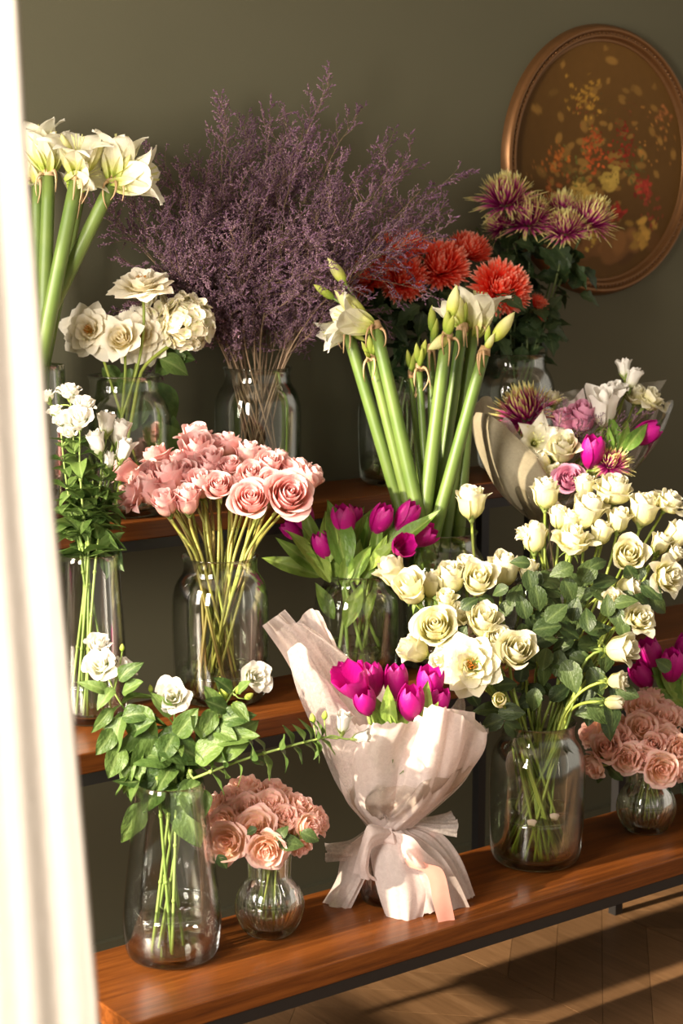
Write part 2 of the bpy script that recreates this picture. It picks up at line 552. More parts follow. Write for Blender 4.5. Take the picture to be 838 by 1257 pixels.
# ------------------------------------------------------------------ tables
def table(name, label, X0, X1, Y0, Y1, z, legs, thick=0.038, rail=0.022, mid=None):
    t = thing(name, label, 'table', ((X0 + X1) / 2, (Y0 + Y1) / 2, 0), None)
    cx, cy = (X0 + X1) / 2, (Y0 + Y1) / 2
    m_ = MB()
    box(m_, (0, 0, z - thick / 2), (X1 - X0, Y1 - Y0, thick))
    o = link('tabletop', m_.mesh('tabletop', M['wood'], False), t)
    bv = o.modifiers.new('bevel', 'BEVEL')
    bv.width = 0.0025
    bv.segments = 2
    zr = z - thick - rail / 2
    for yy in (Y0 + 0.012, Y1 - 0.012):
        link('rail', box(MB(), (0, yy - cy, zr), (X1 - X0 - 0.006, 0.02, rail)).mesh('rail', M['black'], False), t)
    for xx in (X0 + 0.013, X1 - 0.013):
        link('rail', box(MB(), (xx - cx, 0, zr), (0.02, Y1 - Y0 - 0.044, rail)).mesh('rail', M['black'], False), t)
    for lx in legs:
        for yy in (Y0 + 0.036, Y1 - 0.036):
            h = z - thick
            link('leg', box(MB(), (lx - cx, yy - cy, h / 2), (0.024, 0.024, h)).mesh('leg', M['black'], False), t)
    if mid is not None:
        link('leg', box(MB(), (mid[0] - cx, mid[1] - cy, (z - thick) / 2), (0.024, 0.024, z - thick)).mesh('leg', M['black'], False), t)
    return t
ZB, ZM, ZT = 0.41, 0.74, 1.07
table('low_bench', 'low teak bench in front with a black metal frame, lowest of the three tiers', 1.287, 4.3, 2.280, 2.562, ZB, (1.325, 3.35, 4.2))
table('console_table', 'middle teak table on black metal legs carrying the dusty pink roses jar', 0.52, 4.25, 2.645, 2.892, ZM, (0.56, 4.15), mid=on_z(755, 1121, 0.0))
table('tall_console_table', 'tall narrow teak table against the olive wall, highest of the three tiers', 0.55, 2.87, 3.020, 3.268, ZT, (0.59, 2.845))

# ------------------------------------------------------------------ vases
def lathe(mb, prof, n=64, rib=None, both=True):
    prof = np.asarray(prof, float)
    an = np.arange(n) * 2 * math.pi / n
    V = []
    for r, z, *k in prof:
        amp = (k[0] if k else 0.0)
        rr = r + amp * np.cos(an * rib) if rib else np.full(n, r)
        V.append(np.stack([rr * np.cos(an), rr * np.sin(an), np.full(n, z)], 1))
    f = gridf(n, len(prof), True)
    f = f + [tuple(range(n))[::-1]]
    m = len(prof) - 1
    f = f + [tuple(range(m * n, (m + 1) * n))]
    mb.add(np.concatenate(V), f)

def smooth_prof(pts, n=28):
    return catmull(np.asarray(pts, float), n)

JAR = [(0.050, 0.0), (0.074, 0.002), (0.086, 0.012), (0.0915, 0.035), (0.094, 0.10), (0.095, 0.165), (0.0935, 0.205), (0.086, 0.232), (0.0745, 0.250), (0.0715, 0.262), (0.072, 0.277), (0.0755, 0.285)]
TALL = [(0.045, 0.0), (0.068, 0.002), (0.079, 0.012), (0.084, 0.04), (0.0845, 0.08), (0.0795, 0.13), (0.071, 0.20), (0.063, 0.26), (0.0575, 0.31)]
CYL = [(0.045, 0.0), (0.060, 0.002), (0.066, 0.014), (0.068, 0.05), (0.0655, 0.15), (0.060, 0.25), (0.057, 0.315)]
FLUTE = [(0.024, 0.0), (0.034, 0.002), (0.048, 0.014), (0.0585, 0.038), (0.0605, 0.056), (0.055, 0.078), (0.043, 0.096), (0.037, 0.104), (0.036, 0.112), (0.0375, 0.14), (0.040, 0.178)]
RIBBED = [(0.036, 0.0), (0.046, 0.002), (0.052, 0.02), (0.054, 0.06), (0.052, 0.09), (0.042, 0.115), (0.040, 0.13)]

def vase(name, label, px, py, z, prof, mat='glass', water=0.0, wmat='water', rib=None, amp=0.0012, group=None, scale=1.0, Y=None, th=0.0028, flat_at=None):
    P = on_z(px, py, z)
    if Y is not None:
        P = on_y(px, py, Y)
        P[2] = z
    prof = np.asarray(prof) * scale
    pr = smooth_prof(prof, 34)
    pr[:, 1] = np.maximum(pr[:, 1], 0.0)
    H = pr[-1, 1]
    inn = pr.copy()
    inn[:, 0] -= th
    base = 0.012
    inn[:, 1] = base + inn[:, 1] * (H - base) / H
    k = []
    for q in pr:
        k.append((q[0], q[1], amp if rib else 0))
    k.append((pr[-1, 0] - th * 0.5, H + 0.0012, 0))
    for q in inn[::-1]:
        k.append((max(0.004, q[0]), q[1], 0))
    t = thing(name, label, 'vase', (P[0], P[1], z), group)
    m_ = MB()
    lathe(m_, k, 324 if rib else 72, rib)
    link('vessel', m_.mesh('vessel', M[mat]), t)
    if water:
        zz = np.linspace(base + 0.0005, water, 14)
        rr = np.interp(zz, inn[:, 1], inn[:, 0]) - 0.0006
        m_ = MB()
        lathe(m_, [(r, q) for r, q in zip(rr, zz)], 48)
        an = np.linspace(0, 2 * math.pi, 49)
        tube(m_, np.stack([(rr[-1] - .0008) * np.cos(an), (rr[-1] - .0008) * np.sin(an), np.full(49, zz[-1] + .0006)], 1), .0015, 6, cap=False)
        link('water', m_.mesh('water', M[wmat]), t)
    neck = float(inn[-6:, 0].min())
    return dict(c=P, z=z, H=H, neck=neck, rb=float(inn[8:16, 0].min()), top=z + H, d=depth(P), base=z + base + 0.003, t=t,
                inn=inn)

V = {}
V['front'] = vase('tapered_vase', 'clear tapered glass vase with water and white lisianthus at the left end of the bench', 212, 1172, ZB, TALL, 'glass_plain', 0.088, th=0.0025)
V['fluteL'] = vase('fluted_bud_vase', 'small fluted round-bellied glass vase with peach spray roses beside the tapered vase', 331, 1146, ZB, FLUTE, 'glass_fluted', 0.066, 'water_green', rib=36, amp=0.0017)
V['ribbed'] = vase('ribbed_vase', 'squat ribbed smoky vase under the blush wrapped tulip bouquet', 476, 1104, ZB, RIBBED, 'glass_smoke', 0.0, rib=60)
V['W'] = vase('wide_glass_jar', 'large glass jar crammed with cream rose stems on the low bench', 657, 1056, ZB, JAR, 'glass', 0.10, 'water_green')
V['fluteR'] = vase('fluted_bud_vase', 'small round-bellied glass vase with peach spray roses at the right of the bench', 792, 1020, ZB, FLUTE, 'glass_fluted', 0.062, 'water_green', rib=36, amp=0.0017)
V['dark'] = vase('dark_glass_jug', 'dark green glass vase cut off by the right edge, behind the right spray roses', 882, 975, ZB, JAR, 'glass_dark', 0.0, scale=0.93, Y=2.47)
V['tallE'] = vase('tapered_vase', 'tall clear vase of white lisianthus beside the curtain on the middle table', 113, 882, ZM, CYL, 'glass_plain', 0.075, th=0.0025)
V['P'] = vase('wide_glass_jar', 'large glass jar holding the dusty pink roses on the middle table', 272, 858, ZM, JAR, 'glass', 0.06, 'water_green')
V['T'] = vase('wide_glass_jar', 'short glass jar of magenta tulips between the pink and cream roses', 437, 826, ZM, [(r, h * 0.80) for r, h in JAR], 'glass', 0.06, 'water_green', scale=0.93)
V['A'] = vase('wide_glass_jar', 'glass jar holding thick amaryllis stems behind the cream roses', 541, 800, ZM, JAR, 'glass', 0.07, 'water_green', Y=2.77)
V['BQ'] = vase('wide_glass_jar', 'glass jar supporting the kraft and cellophane bouquet behind the cream roses', 662, 780, ZM, [(r, h * 0.72) for r, h in JAR], 'glass', 0.0, Y=2.77, scale=0.9)
V['amL'] = vase('tapered_vase', 'tall glass vase of amaryllis mostly hidden by the curtain on the tall table', 47, 600, ZT, CYL, 'glass_plain', 0.06, Y=3.12, scale=1.0)
V['gr'] = vase('wide_glass_jar', 'glass jar with open ivory roses and a hydrangea on the tall table', 155, 600, ZT, JAR, 'glass', 0.05, 'water', Y=3.125)
V['st'] = vase('wide_glass_jar', 'glass jar full of dried purple statice on the tall table', 317, 600, ZT, JAR, 'glass', 0.0, Y=3.14)
V['red'] = vase('wide_glass_jar', 'glass jar of coral red chrysanthemums behind the amaryllis stems', 489, 600, ZT, [(r, h * 0.86) for r, h in JAR], 'glass', 0.055, 'water_green', Y=3.14)
V['pur'] = vase('wide_glass_jar', 'glass jar of purple chrysanthemums at the right end of the tall table', 631, 600, ZT, JAR, 'glass', 0.05, 'water_green', Y=3.145)
# ------------------------------------------------------------------ petals and blooms
def rose_petal(mb, th, w, R, H, flare=0.05, curl=0.0, tip=0.0, ruf=0.0, nu=9, nv=8, skew=0.06, rnd=0.5, cupv=0.5, z0=0.0, notch=0.0):
    u = np.linspace(-1, 1, nu)[None, :]
    v = np.linspace(0, 1, nv)[:, None]
    ve = v * (1 - 0.20 * np.abs(u) ** 2.4) + tip * np.exp(-(u / 0.28) ** 2) * v ** 4 - notch * np.exp(-(u / 0.2) ** 2) * v ** 6
    r = R * np.sin(math.pi / 2 * np.clip(ve / cupv, 0, 1)) ** 0.9
    r = r + flare * np.clip((ve - 0.5) / 0.5, 0, 2) ** 2
    z = z0 + H * ve ** 1.15 - curl * np.clip((ve - 0.68) / 0.32, 0, 2) ** 2
    ph = rnd * 20
    r = r + ruf * np.sin(4.5 * u + ph) * v ** 3 + 0.0 * u
    z = z + ruf * 0.8 * np.cos(6 * u + ph * 1.7) * v ** 3
    r = r * (1 + skew * u)
    an = th + w * u * (0.45 + 0.55 * np.sin(math.pi / 2 * np.clip(v / 0.5, 0, 1)))
    P = np.stack([r * np.cos(an), r * np.sin(an), z], -1).reshape(-1, 3)
    A = np.stack([v + 0 * u, np.abs(u) * v ** 2, rnd + 0 * u * v], -1).reshape(-1, 3)
    mb.add(P, gridf(nu, nv), A)

GA = math.radians(137.5)

def build_rose(style, seed, mat):
    """core mesh and a list of separate outer petals, unit diameter"""
    r = random.Random(seed)
    core, outs = MB(), []
    th = r.random() * 6
    def ring(n, Ra, Rb, H, fa, fb, wa, wb, curl=0.0, tip=0.0, ruf=0.006, out=False, cupv=0.5, Hb=None, notch=0.0, nu=9, nv=8):
        nonlocal th
        for i in range(n):
            t = i / max(1, n - 1)
            th += GA
            m_ = MB() if out else core
            rose_petal(m_, th, wa + (wb - wa) * t, Ra + (Rb - Ra) * t, (H + ((Hb or H) - H) * t) * r.uniform(0.96, 1.04), (fa + (fb - fa) * t) * r.uniform(0.8, 1.2),
                       curl * r.uniform(0.7, 1.3), tip, ruf, rnd=r.random(), cupv=cupv, notch=notch, nu=nu, nv=nv)
            if out:
                outs.append(m_)
    if style == 'goblet':
        ring(5, 0.05, 0.18, 0.98, -0.03, 0.0, 1.7, 1.2)
        ring(5, 0.22, 0.30, 0.95, 0.0, 0.05, 1.15, 1.0, 0.02, 0.03, 0.014)
        ring(6, 0.31, 0.36, 0.93, 0.08, 0.17, 0.95, 0.8, 0.11, 0.08, 0.018, True, Hb=0.84)
    elif style == 'rose':
        ring(7, 0.03, 0.17, 0.66, -0.015, 0.0, 2.0, 1.25, nu=11)
        ring(7, 0.19, 0.30, 0.64, 0.01, 0.05, 1.15, 0.95, 0.02)
        ring(7, 0.32, 0.37, 0.58, 0.09, 0.15, 0.95, 0.85, 0.12, 0.05, 0.012, True, Hb=0.46)
    elif style == 'loose':
        ring(5, 0.04, 0.14, 0.60, -0.01, 0.02, 1.9, 1.2)
        ring(6, 0.16, 0.26, 0.56, 0.03, 0.08, 1.0, 0.85, 0.03, 0.05, 0.02)
        ring(8, 0.28, 0.33, 0.48, 0.13, 0.22, 0.8, 0.7, 0.10, 0.10, 0.03, True, Hb=0.34)
    elif style == 'open':
        ring(8, 0.09, 0.17, 0.26, 0.04, 0.12, 0.85, 0.8, -0.02, 0.04, 0.02)
        ring(8, 0.18, 0.22, 0.22, 0.14, 0.18, 0.75, 0.72, 0.0, 0.04, 0.02, Hb=0.16)
        ring(11, 0.25, 0.29, 0.17, 0.20, 0.26, 0.66, 0.60, 0.02, 0.08, 0.02, True, Hb=0.05)
        for i in range(34):
            a, q = r.random() * 6.28, r.random() ** 0.5 * 0.075
            h = 0.16 + r.random() * 0.07
            tube(core, [(0.3 * q * math.cos(a), 0.3 * q * math.sin(a), 0.02), (q * math.cos(a), q * math.sin(a), h), (q * 1.15 * math.cos(a), q * 1.15 * math.sin(a), h + 0.02)], [0.003, 0.004, 0.011], 4, -1.0)
    elif style == 'eustoma':
        ring(6, 0.06, 0.18, 0.50, 0.01, 0.06, 1.1, 0.9, 0.0, 0.0, 0.02)
        ring(8, 0.20, 0.28, 0.52, 0.10, 0.22, 0.85, 0.75, 0.08, 0.0, 0.035, True, Hb=0.38)
    elif style == 'ebud':
        ring(5, 0.08, 0.20, 1.05, -0.02, 0.04, 1.3, 1.1, 0.0, 0.02, 0.02)
        ring(5, 0.25, 0.30, 1.0, 0.08, 0.18, 0.95, 0.9, 0.05, 0.03, 0.035, True)
    elif style == 'spray':
        ring(8, 0.02, 0.16, 0.44, 0.0, 0.03, 1.3, 0.95, 0.0, 0.0, 0.015)
        ring(9, 0.18, 0.32, 0.42, 0.02, 0.07, 0.85, 0.75, 0.03, 0.0, 0.02)
        ring(7, 0.33, 0.37, 0.36, 0.10, 0.15, 0.75, 0.7, 0.10, 0.0, 0.022, True, Hb=0.24, notch=0.05)
    elif style == 'bud':
        ring(4, 0.05, 0.22, 1.10, -0.04, -0.06, 1.7, 1.2)
        ring(4, 0.30, 0.40, 1.05, -0.08, -0.04, 1.1, 1.0, 0.0, 0.02, 0.008, True)
    cm = core.mesh('bloom_' + style, mat)
    if style == 'open':
        cm.materials.append(M['stamen'])
        A = np.empty(len(cm.vertices) * 4)
        cm.attributes['pt'].data.foreach_get('color', A)
        A = A.reshape(-1, 4)
        for p in cm.polygons:
            if A[p.vertices[0]][2] < -0.5:
                p.material_index = 1
        A[:, 2] = np.maximum(A[:, 2], 0.3)
        cm.attributes['pt'].data.foreach_set('color', A.ravel())
    return cm, [m_.mesh('petal', mat) for m_ in outs]

_protos = {}
def proto(style, matname, k=0):
    key = (style, matname, k)
    if key not in _protos:
        _protos[key] = build_rose(style, hash((style, k)) % 1000 if False else (sum(map(ord, style)) + 37 * k), M[matname])
    return _protos[key]

HGT = {'goblet': 0.95, 'rose': 0.60, 'loose': 0.52, 'open': 0.20, 'eustoma': 0.48, 'ebud': 1.0, 'spray': 0.40, 'bud': 1.05}

def calyx_mesh(droop):
    m_ = MB()
    n = 8
    an = np.arange(n) * 2 * math.pi / n
    prof = [(0.04, -0.16), (0.09, -0.12), (0.12, -0.04), (0.16, 0.03), (0.10, 0.05)]
    Vv = np.concatenate([np.stack([r * np.cos(an), r * np.sin(an), np.full(n, z)], 1) for r, z in prof])
    m_.add(Vv, gridf(n, len(prof), True), np.tile([0.5, 0.9, 0.5], (len(Vv), 1)))
    for i in range(5):
        a = i * 2 * math.pi / 5
        L = 0.5
        t = np.linspace(0, 1, 6)
        rr = 0.12 + (0.30 * t if droop < 0.5 else 0.36 * t)
        zz = 0.0 + (0.42 * t * (1 - 0.2 * t) if droop < 0.5 else 0.10 * t - 0.42 * t * t)
        wd = 0.085 * np.sin(math.pi * (0.25 + 0.75 * t)) + 0.004
        c, s_ = math.cos(a), math.sin(a)
        P, A = [], []
        for k in range(6):
            for u in (-1, 0, 1):
                x, y = rr[k] + (0.02 if u == 0 else 0), wd[k] * u
                P.append((x * c - y * s_, x * s_ + y * c, zz[k]))
                A.append((t[k], abs(u), 0.5))
        m_.add(P, gridf(3, 6), A)
    return m_.mesh('calyx', M['sepal'])
CAL = {0: calyx_mesh(0), 1: calyx_mesh(1)}

def leaf_mesh(name, mat, W=0.3, fold=0.25, bend=0.25, twist=0.0, tipp=1.3, nu=7, nv=11, serr=0.0, lobes=0, wave=0.0, peak=0.8):
    m_ = MB()
    t = np.linspace(0, 1, nv)
    P, A = [], []
    for k, tt in enumerate(t):
        wd = W * (math.sin(math.pi * min(1, tt ** peak)) ** (1 / tipp)) + 0.012 * (1 - tt)
        if lobes:
            wd *= 0.62 + 0.38 * abs(math.sin(math.pi * lobes * tt))
        if serr:
            wd *= 1 + serr * (1 if k % 2 else -1)
        tw = twist * tt
        zc = -bend * tt * tt
        yc = tt * (1 - 0.18 * abs(bend) * tt)
        for u in np.linspace(-1, 1, nu):
            x = wd * u
            z = fold * abs(x) + wave * math.sin(tt * 11 + 3 * u) * abs(u)
            P.append((x * math.cos(tw) - z * math.sin(tw), yc, zc + x * math.sin(tw) + z * math.cos(tw)))
            A.append((tt, abs(u), 0.5))
    m_.add(P, gridf(nu, nv), A)
    return m_.mesh(name, mat)
LV = {
    'rose': [leaf_mesh('rose_leaf', M['roseleaf'], 0.33, 0.2, b_, t_, 1.15, nv=13, serr=0.035, wave=0.01) for b_, t_ in ((0.1, 0), (0.3, 0.3), (0.45, -0.4))],
    'eus': [leaf_mesh('eustoma_leaf', M['eleaf'], w_, 0.35, b_, t_, 1.2, wave=0.03) for w_, b_, t_ in ((0.24, 0.3, 0.2), (0.28, 0.6, -0.4), (0.22, 0.8, 0.5), (0.26, 0.1, 0.3))],
    'tul': [leaf_mesh('tulip_leaf', M['tleaf'], w_, 0.5, b_, t_, 1.0, nv=13, wave=0.012, peak=0.85) for w_, b_, t_ in ((0.12, 0.15, 0.2), (0.15, 0.35, -0.5), (0.10, -0.1, 0.5))],
    'mum': [leaf_mesh('mum_leaf', M['mumleaf'], 0.34, 0.2, b_, t_, 1.0, nv=17, lobes=3.5, wave=0.02) for b_, t_ in ((0.3, 0), (0.6, 0.4))],
    'gr': [leaf_mesh('broad_leaf', M['eleaf'], 0.33, 0.2, b_, 0.2, 1.1) for b_ in (0.2, 0.5)],
}

def put_leaf(t, base, d, n, L, kind, wide=1.0, nm='leaf'):
    o = np.array(t.location)
    d = nrm(d)
    if base[1] + max(d[1], 0.3) * L > WALL_Y - .015:
        d = nrm([d[0], -abs(d[1]) - .2, d[2]])
        base = np.array(base, float)
        base[1] = min(base[1], WALL_Y - .045)
    return link(nm, R_.choice(LV[kind]), t, leafframe(np.asarray(base) - o, d, n, L, wide))

def put_bloom(t, head, axis, dia, style, matname, spin=None, nm='bloom', calyx=True, droop=None, label=None, squash=1.0):
    """head = centre of the visible bloom"""
    o = np.array(t.location)
    ax = nrm(axis)
    base = np.asarray(head) - ax * (HGT[style] * 0.5 * dia)
    k = R_.randrange(3)
    core, outs = proto(style, matname, k)
    Mx = frame(base - o, ax, R_.random() * 6.28 if spin is None else spin, dia)
    b_ = link(nm, core, t, Mx)
    for m_ in outs:
        link('petal', m_, b_, Matrix.Identity(4))
    if calyx:
        link('calyx', CAL[R_.randrange(2) if droop is None else droop], t, frame(base - o, ax, R_.random() * 6, min(dia, 0.05) * (0.9 if style != 'bud' else 1.0)))
    return base

def put_stem(t, base, ax, mouth, bottom, r0, mat, r1=None, L=None, n=6, pts=10, via=None):
    o = np.array(t.location)
    base, mouth = np.asarray(base, float), np.asarray(mouth, float)
    dist = np.linalg.norm(base - mouth)
    L = L or 0.38
    if bottom is None:
        dn = nrm(mouth - base)
        c = bezier(base, base - nrm(ax) * dist * L, mouth - dn * dist * 0.1, mouth, pts)
    else:
        dn = nrm(np.asarray(bottom) - mouth)
        c = bezier(base, base - nrm(ax) * dist * L, mouth - dn * dist * 0.35, mouth, pts)
        c = np.concatenate([c, [mouth * 0.5 + np.asarray(bottom) * 0.5, bottom]])
    m_ = MB()
    tube(m_, c - o, np.linspace(r0, r1 or r0, len(c)), n)
    link('stem', m_.mesh('stem', mat), t)
    return c

def vase_pts(v, toward=None, spread=0.8, rnd=None):
    """a point in the mouth of the vase leaning to the head, and a point on its floor on the far side"""
    rr = v['neck'] * spread
    if toward is not None:
        dx = np.asarray(toward)[:2] - v['c'][:2]
        a = math.atan2(dx[1], dx[0]) + R_.uniform(-0.5, 0.5)
        q = min(1.0, np.linalg.norm(dx) / 0.15)
        rr = rr * min(1, (0.25 + 0.75 * q)) * R_.uniform(0.75, 1.0)
    else:
        a = R_.random() * 6.28
        rr *= R_.random() ** 0.5
    m = np.array([v['c'][0] + rr * math.cos(a), v['c'][1] + rr * math.sin(a), v['top'] - 0.01])
    rb = v['rb'] * 0.82 * R_.uniform(0.3, 1.0)
    a2 = a + math.pi + R_.uniform(-1.7, 1.7)
    return m, np.array([v['c'][0] + rb * math.cos(a2), v['c'][1] + rb * math.sin(a2), v['base'] + 0.004])

FAT = {'pink': 1.36, 'cream': 1.13, 'spray': 1.38}
def rose_bunch(v, rows, kind, matname, cat, group, yc, kz, ky, stemmat, stemr, leafn=0, name='rose', tot=0.0, spread=0.85, droop=None, L=None):
    for (px, py, dpx, st, ax, lab) in rows:
        a = camdir(*ax)
        axz = nrm(ax)[2]
        d = v['d'] - kz * axz + ky * (yc - py) / 100.0 + tot
        head = at(px, py, d)
        dia = dpx * d / FPX * FAT[matname]
        mouth, bot = vase_pts(v, head, spread)
        t = thing(name, lab, cat, (bot[0], bot[1], bot[2]), group)
        base = put_bloom(t, head, a, dia, st, matname, droop=droop)
        c = put_stem(t, base - nrm(a) * 0.06 * dia, a, mouth, bot, stemr, M[stemmat], L=L)
        for i in range(leafn):
            s = R_.uniform(0.25, 0.92)
            k = int(s * 9)
            p = c[k]
            dd = nrm(nrm(c[0] - c[9]) * R_.uniform(0.0, 0.9) + NR.randn(3) * 0.55)
            put_leaf(t, p, dd, (NR.randn(3) * 0.6 + np.array([0, -0.5, 1])), R_.uniform(0.035, 0.055), 'rose')
    return
# ------------------------------------------------------------------ dusty pink roses (middle table)
G, O, S = 'goblet', 'rose', 'spray'
pr = 'dusty pink rose '
rows = [
 (158, 579, 29, G, (-.8, .5, .2), 'dusty brown-pink rose seen from the side, farthest left in the pink bunch'),
 (163, 607, 37, 'loose', (-.85, .15, .35), pr + 'with ragged petals, lowest at the left end'),
 (183, 602, 33, G, (-.45, .7, .35), pr + 'with pale sunlit petals, second from the left in the bottom row'),
 (193, 564, 36, O, (-.4, .85, .15), 'orange-tinged pink rose open to the left at the upper left rim of the pink bunch'),
 (184, 579, 24, O, (-.3, .4, .8), pr + 'small, tucked above the sunlit rose near the left end'),
 (208, 590, 39, G, (-.25, .8, .45), pr + 'large with pale streaked crown, left of centre in the pink bunch'),
 (203, 619, 28, G, (-.25, .75, .5), pr + 'bud, short and salmon, lowest left of centre beneath the streaked rose'),
 (230, 615, 30, G, (-.05, .85, .45), pr + 'bud hanging lowest in the pink bunch with green sepals below'),
 (219, 567, 28, O, (-.3, .85, .35), pr + 'pale, in the second row at left beside the orange-tinged one'),
 (226, 580, 28, O, (-.05, .6, .8), pr + 'lilac-hearted, between the large streaked rose and the bunch centre'),
 (241, 555, 36, G, (-.05, .75, .55), pr + 'large cupped bloom just below the topmost rose'),
 (240, 538, 38, O, (-.1, .95, .2), pr + 'flat topped, topmost bloom of the pink bunch'),
 (246, 596, 29, G, (-.1, .75, .6), pr + 'cupped, in the front row directly above the jar centre'),
 (268, 597, 32, O, (.05, .5, .85), pr + 'with a tight spiral facing the front, centre of the bottom row'),
 (259, 568, 28, G, (-.05, .7, .6), pr + 'cupped with lilac centre, middle of the second row'),
 (263, 545, 24, O, (0, .8, .4), pr + 'half hidden between the topmost rose and the peach goblet rose'),
 (279, 549, 27, G, (.0, 1, .1), 'peach-pink goblet rose standing upright at the top of the pink bunch'),
 (282, 572, 24, O, (.05, .65, .7), pr + 'small, directly below the upright peach goblet rose'),
 (304, 560, 28, G, (.12, 1, .12), 'peach-pink goblet rose, upright, right of the first goblet rose'),
 (308, 583, 31, O, (.1, .55, .8), pr + 'lilac spiral, right of centre above the big front rose'),
 (291, 597, 21, G, (-.05, 1, .25), 'slim orange-pink rosebud seen from the side beside the front spiral roses'),
 (307, 613, 42, O, (.05, .4, .9), pr + 'big open spiral, second largest, low at the right of centre'),
 (329, 573, 36, O, (.2, .75, .55), pr + 'wide and lilac, in the upper right of the pink bunch'),
 (332, 592, 28, O, (.1, .35, .9), pr + 'dark-hearted spiral left of the largest pink rose'),
 (354, 608, 50, O, (.22, .3, .9), pr + 'largest fully open bloom at the right front of the pink bunch'),
 (353, 574, 28, 'loose', (.5, .85, .15), pr + 'pale rimmed, seen from the side above the largest rose'),
 (379, 589, 28, G, (.6, .8, .25), pr + 'bud leaning right, farthest right of the pink bunch'),
 (366, 578, 24, G, (.4, .8, .1), pr + 'shadowed, tucked behind the rightmost bud'),
 (322, 557, 22, O, (.2, .95, .1), pr + 'barely showing behind the second goblet rose'),
 (255, 578, 22, G, (0, .8, .5), pr + 'barely showing between the cupped roses at the centre'),
 (172, 590, 22, G, (-.7, .6, .2), pr + 'barely showing behind the ragged rose at the left end'),
 (343, 562, 22, O, (.35, .9, .1), pr + 'pale rim of a rose at the upper right edge of the bunch'),
]
rose_bunch(V['P'], rows, 'pink', 'pink', 'rose', 'dusty pink roses in the big jar', 578, 0.05, 0.20, 'pinkstem', 0.0030, 0, 'pink_rose', 0.02, 0.92)
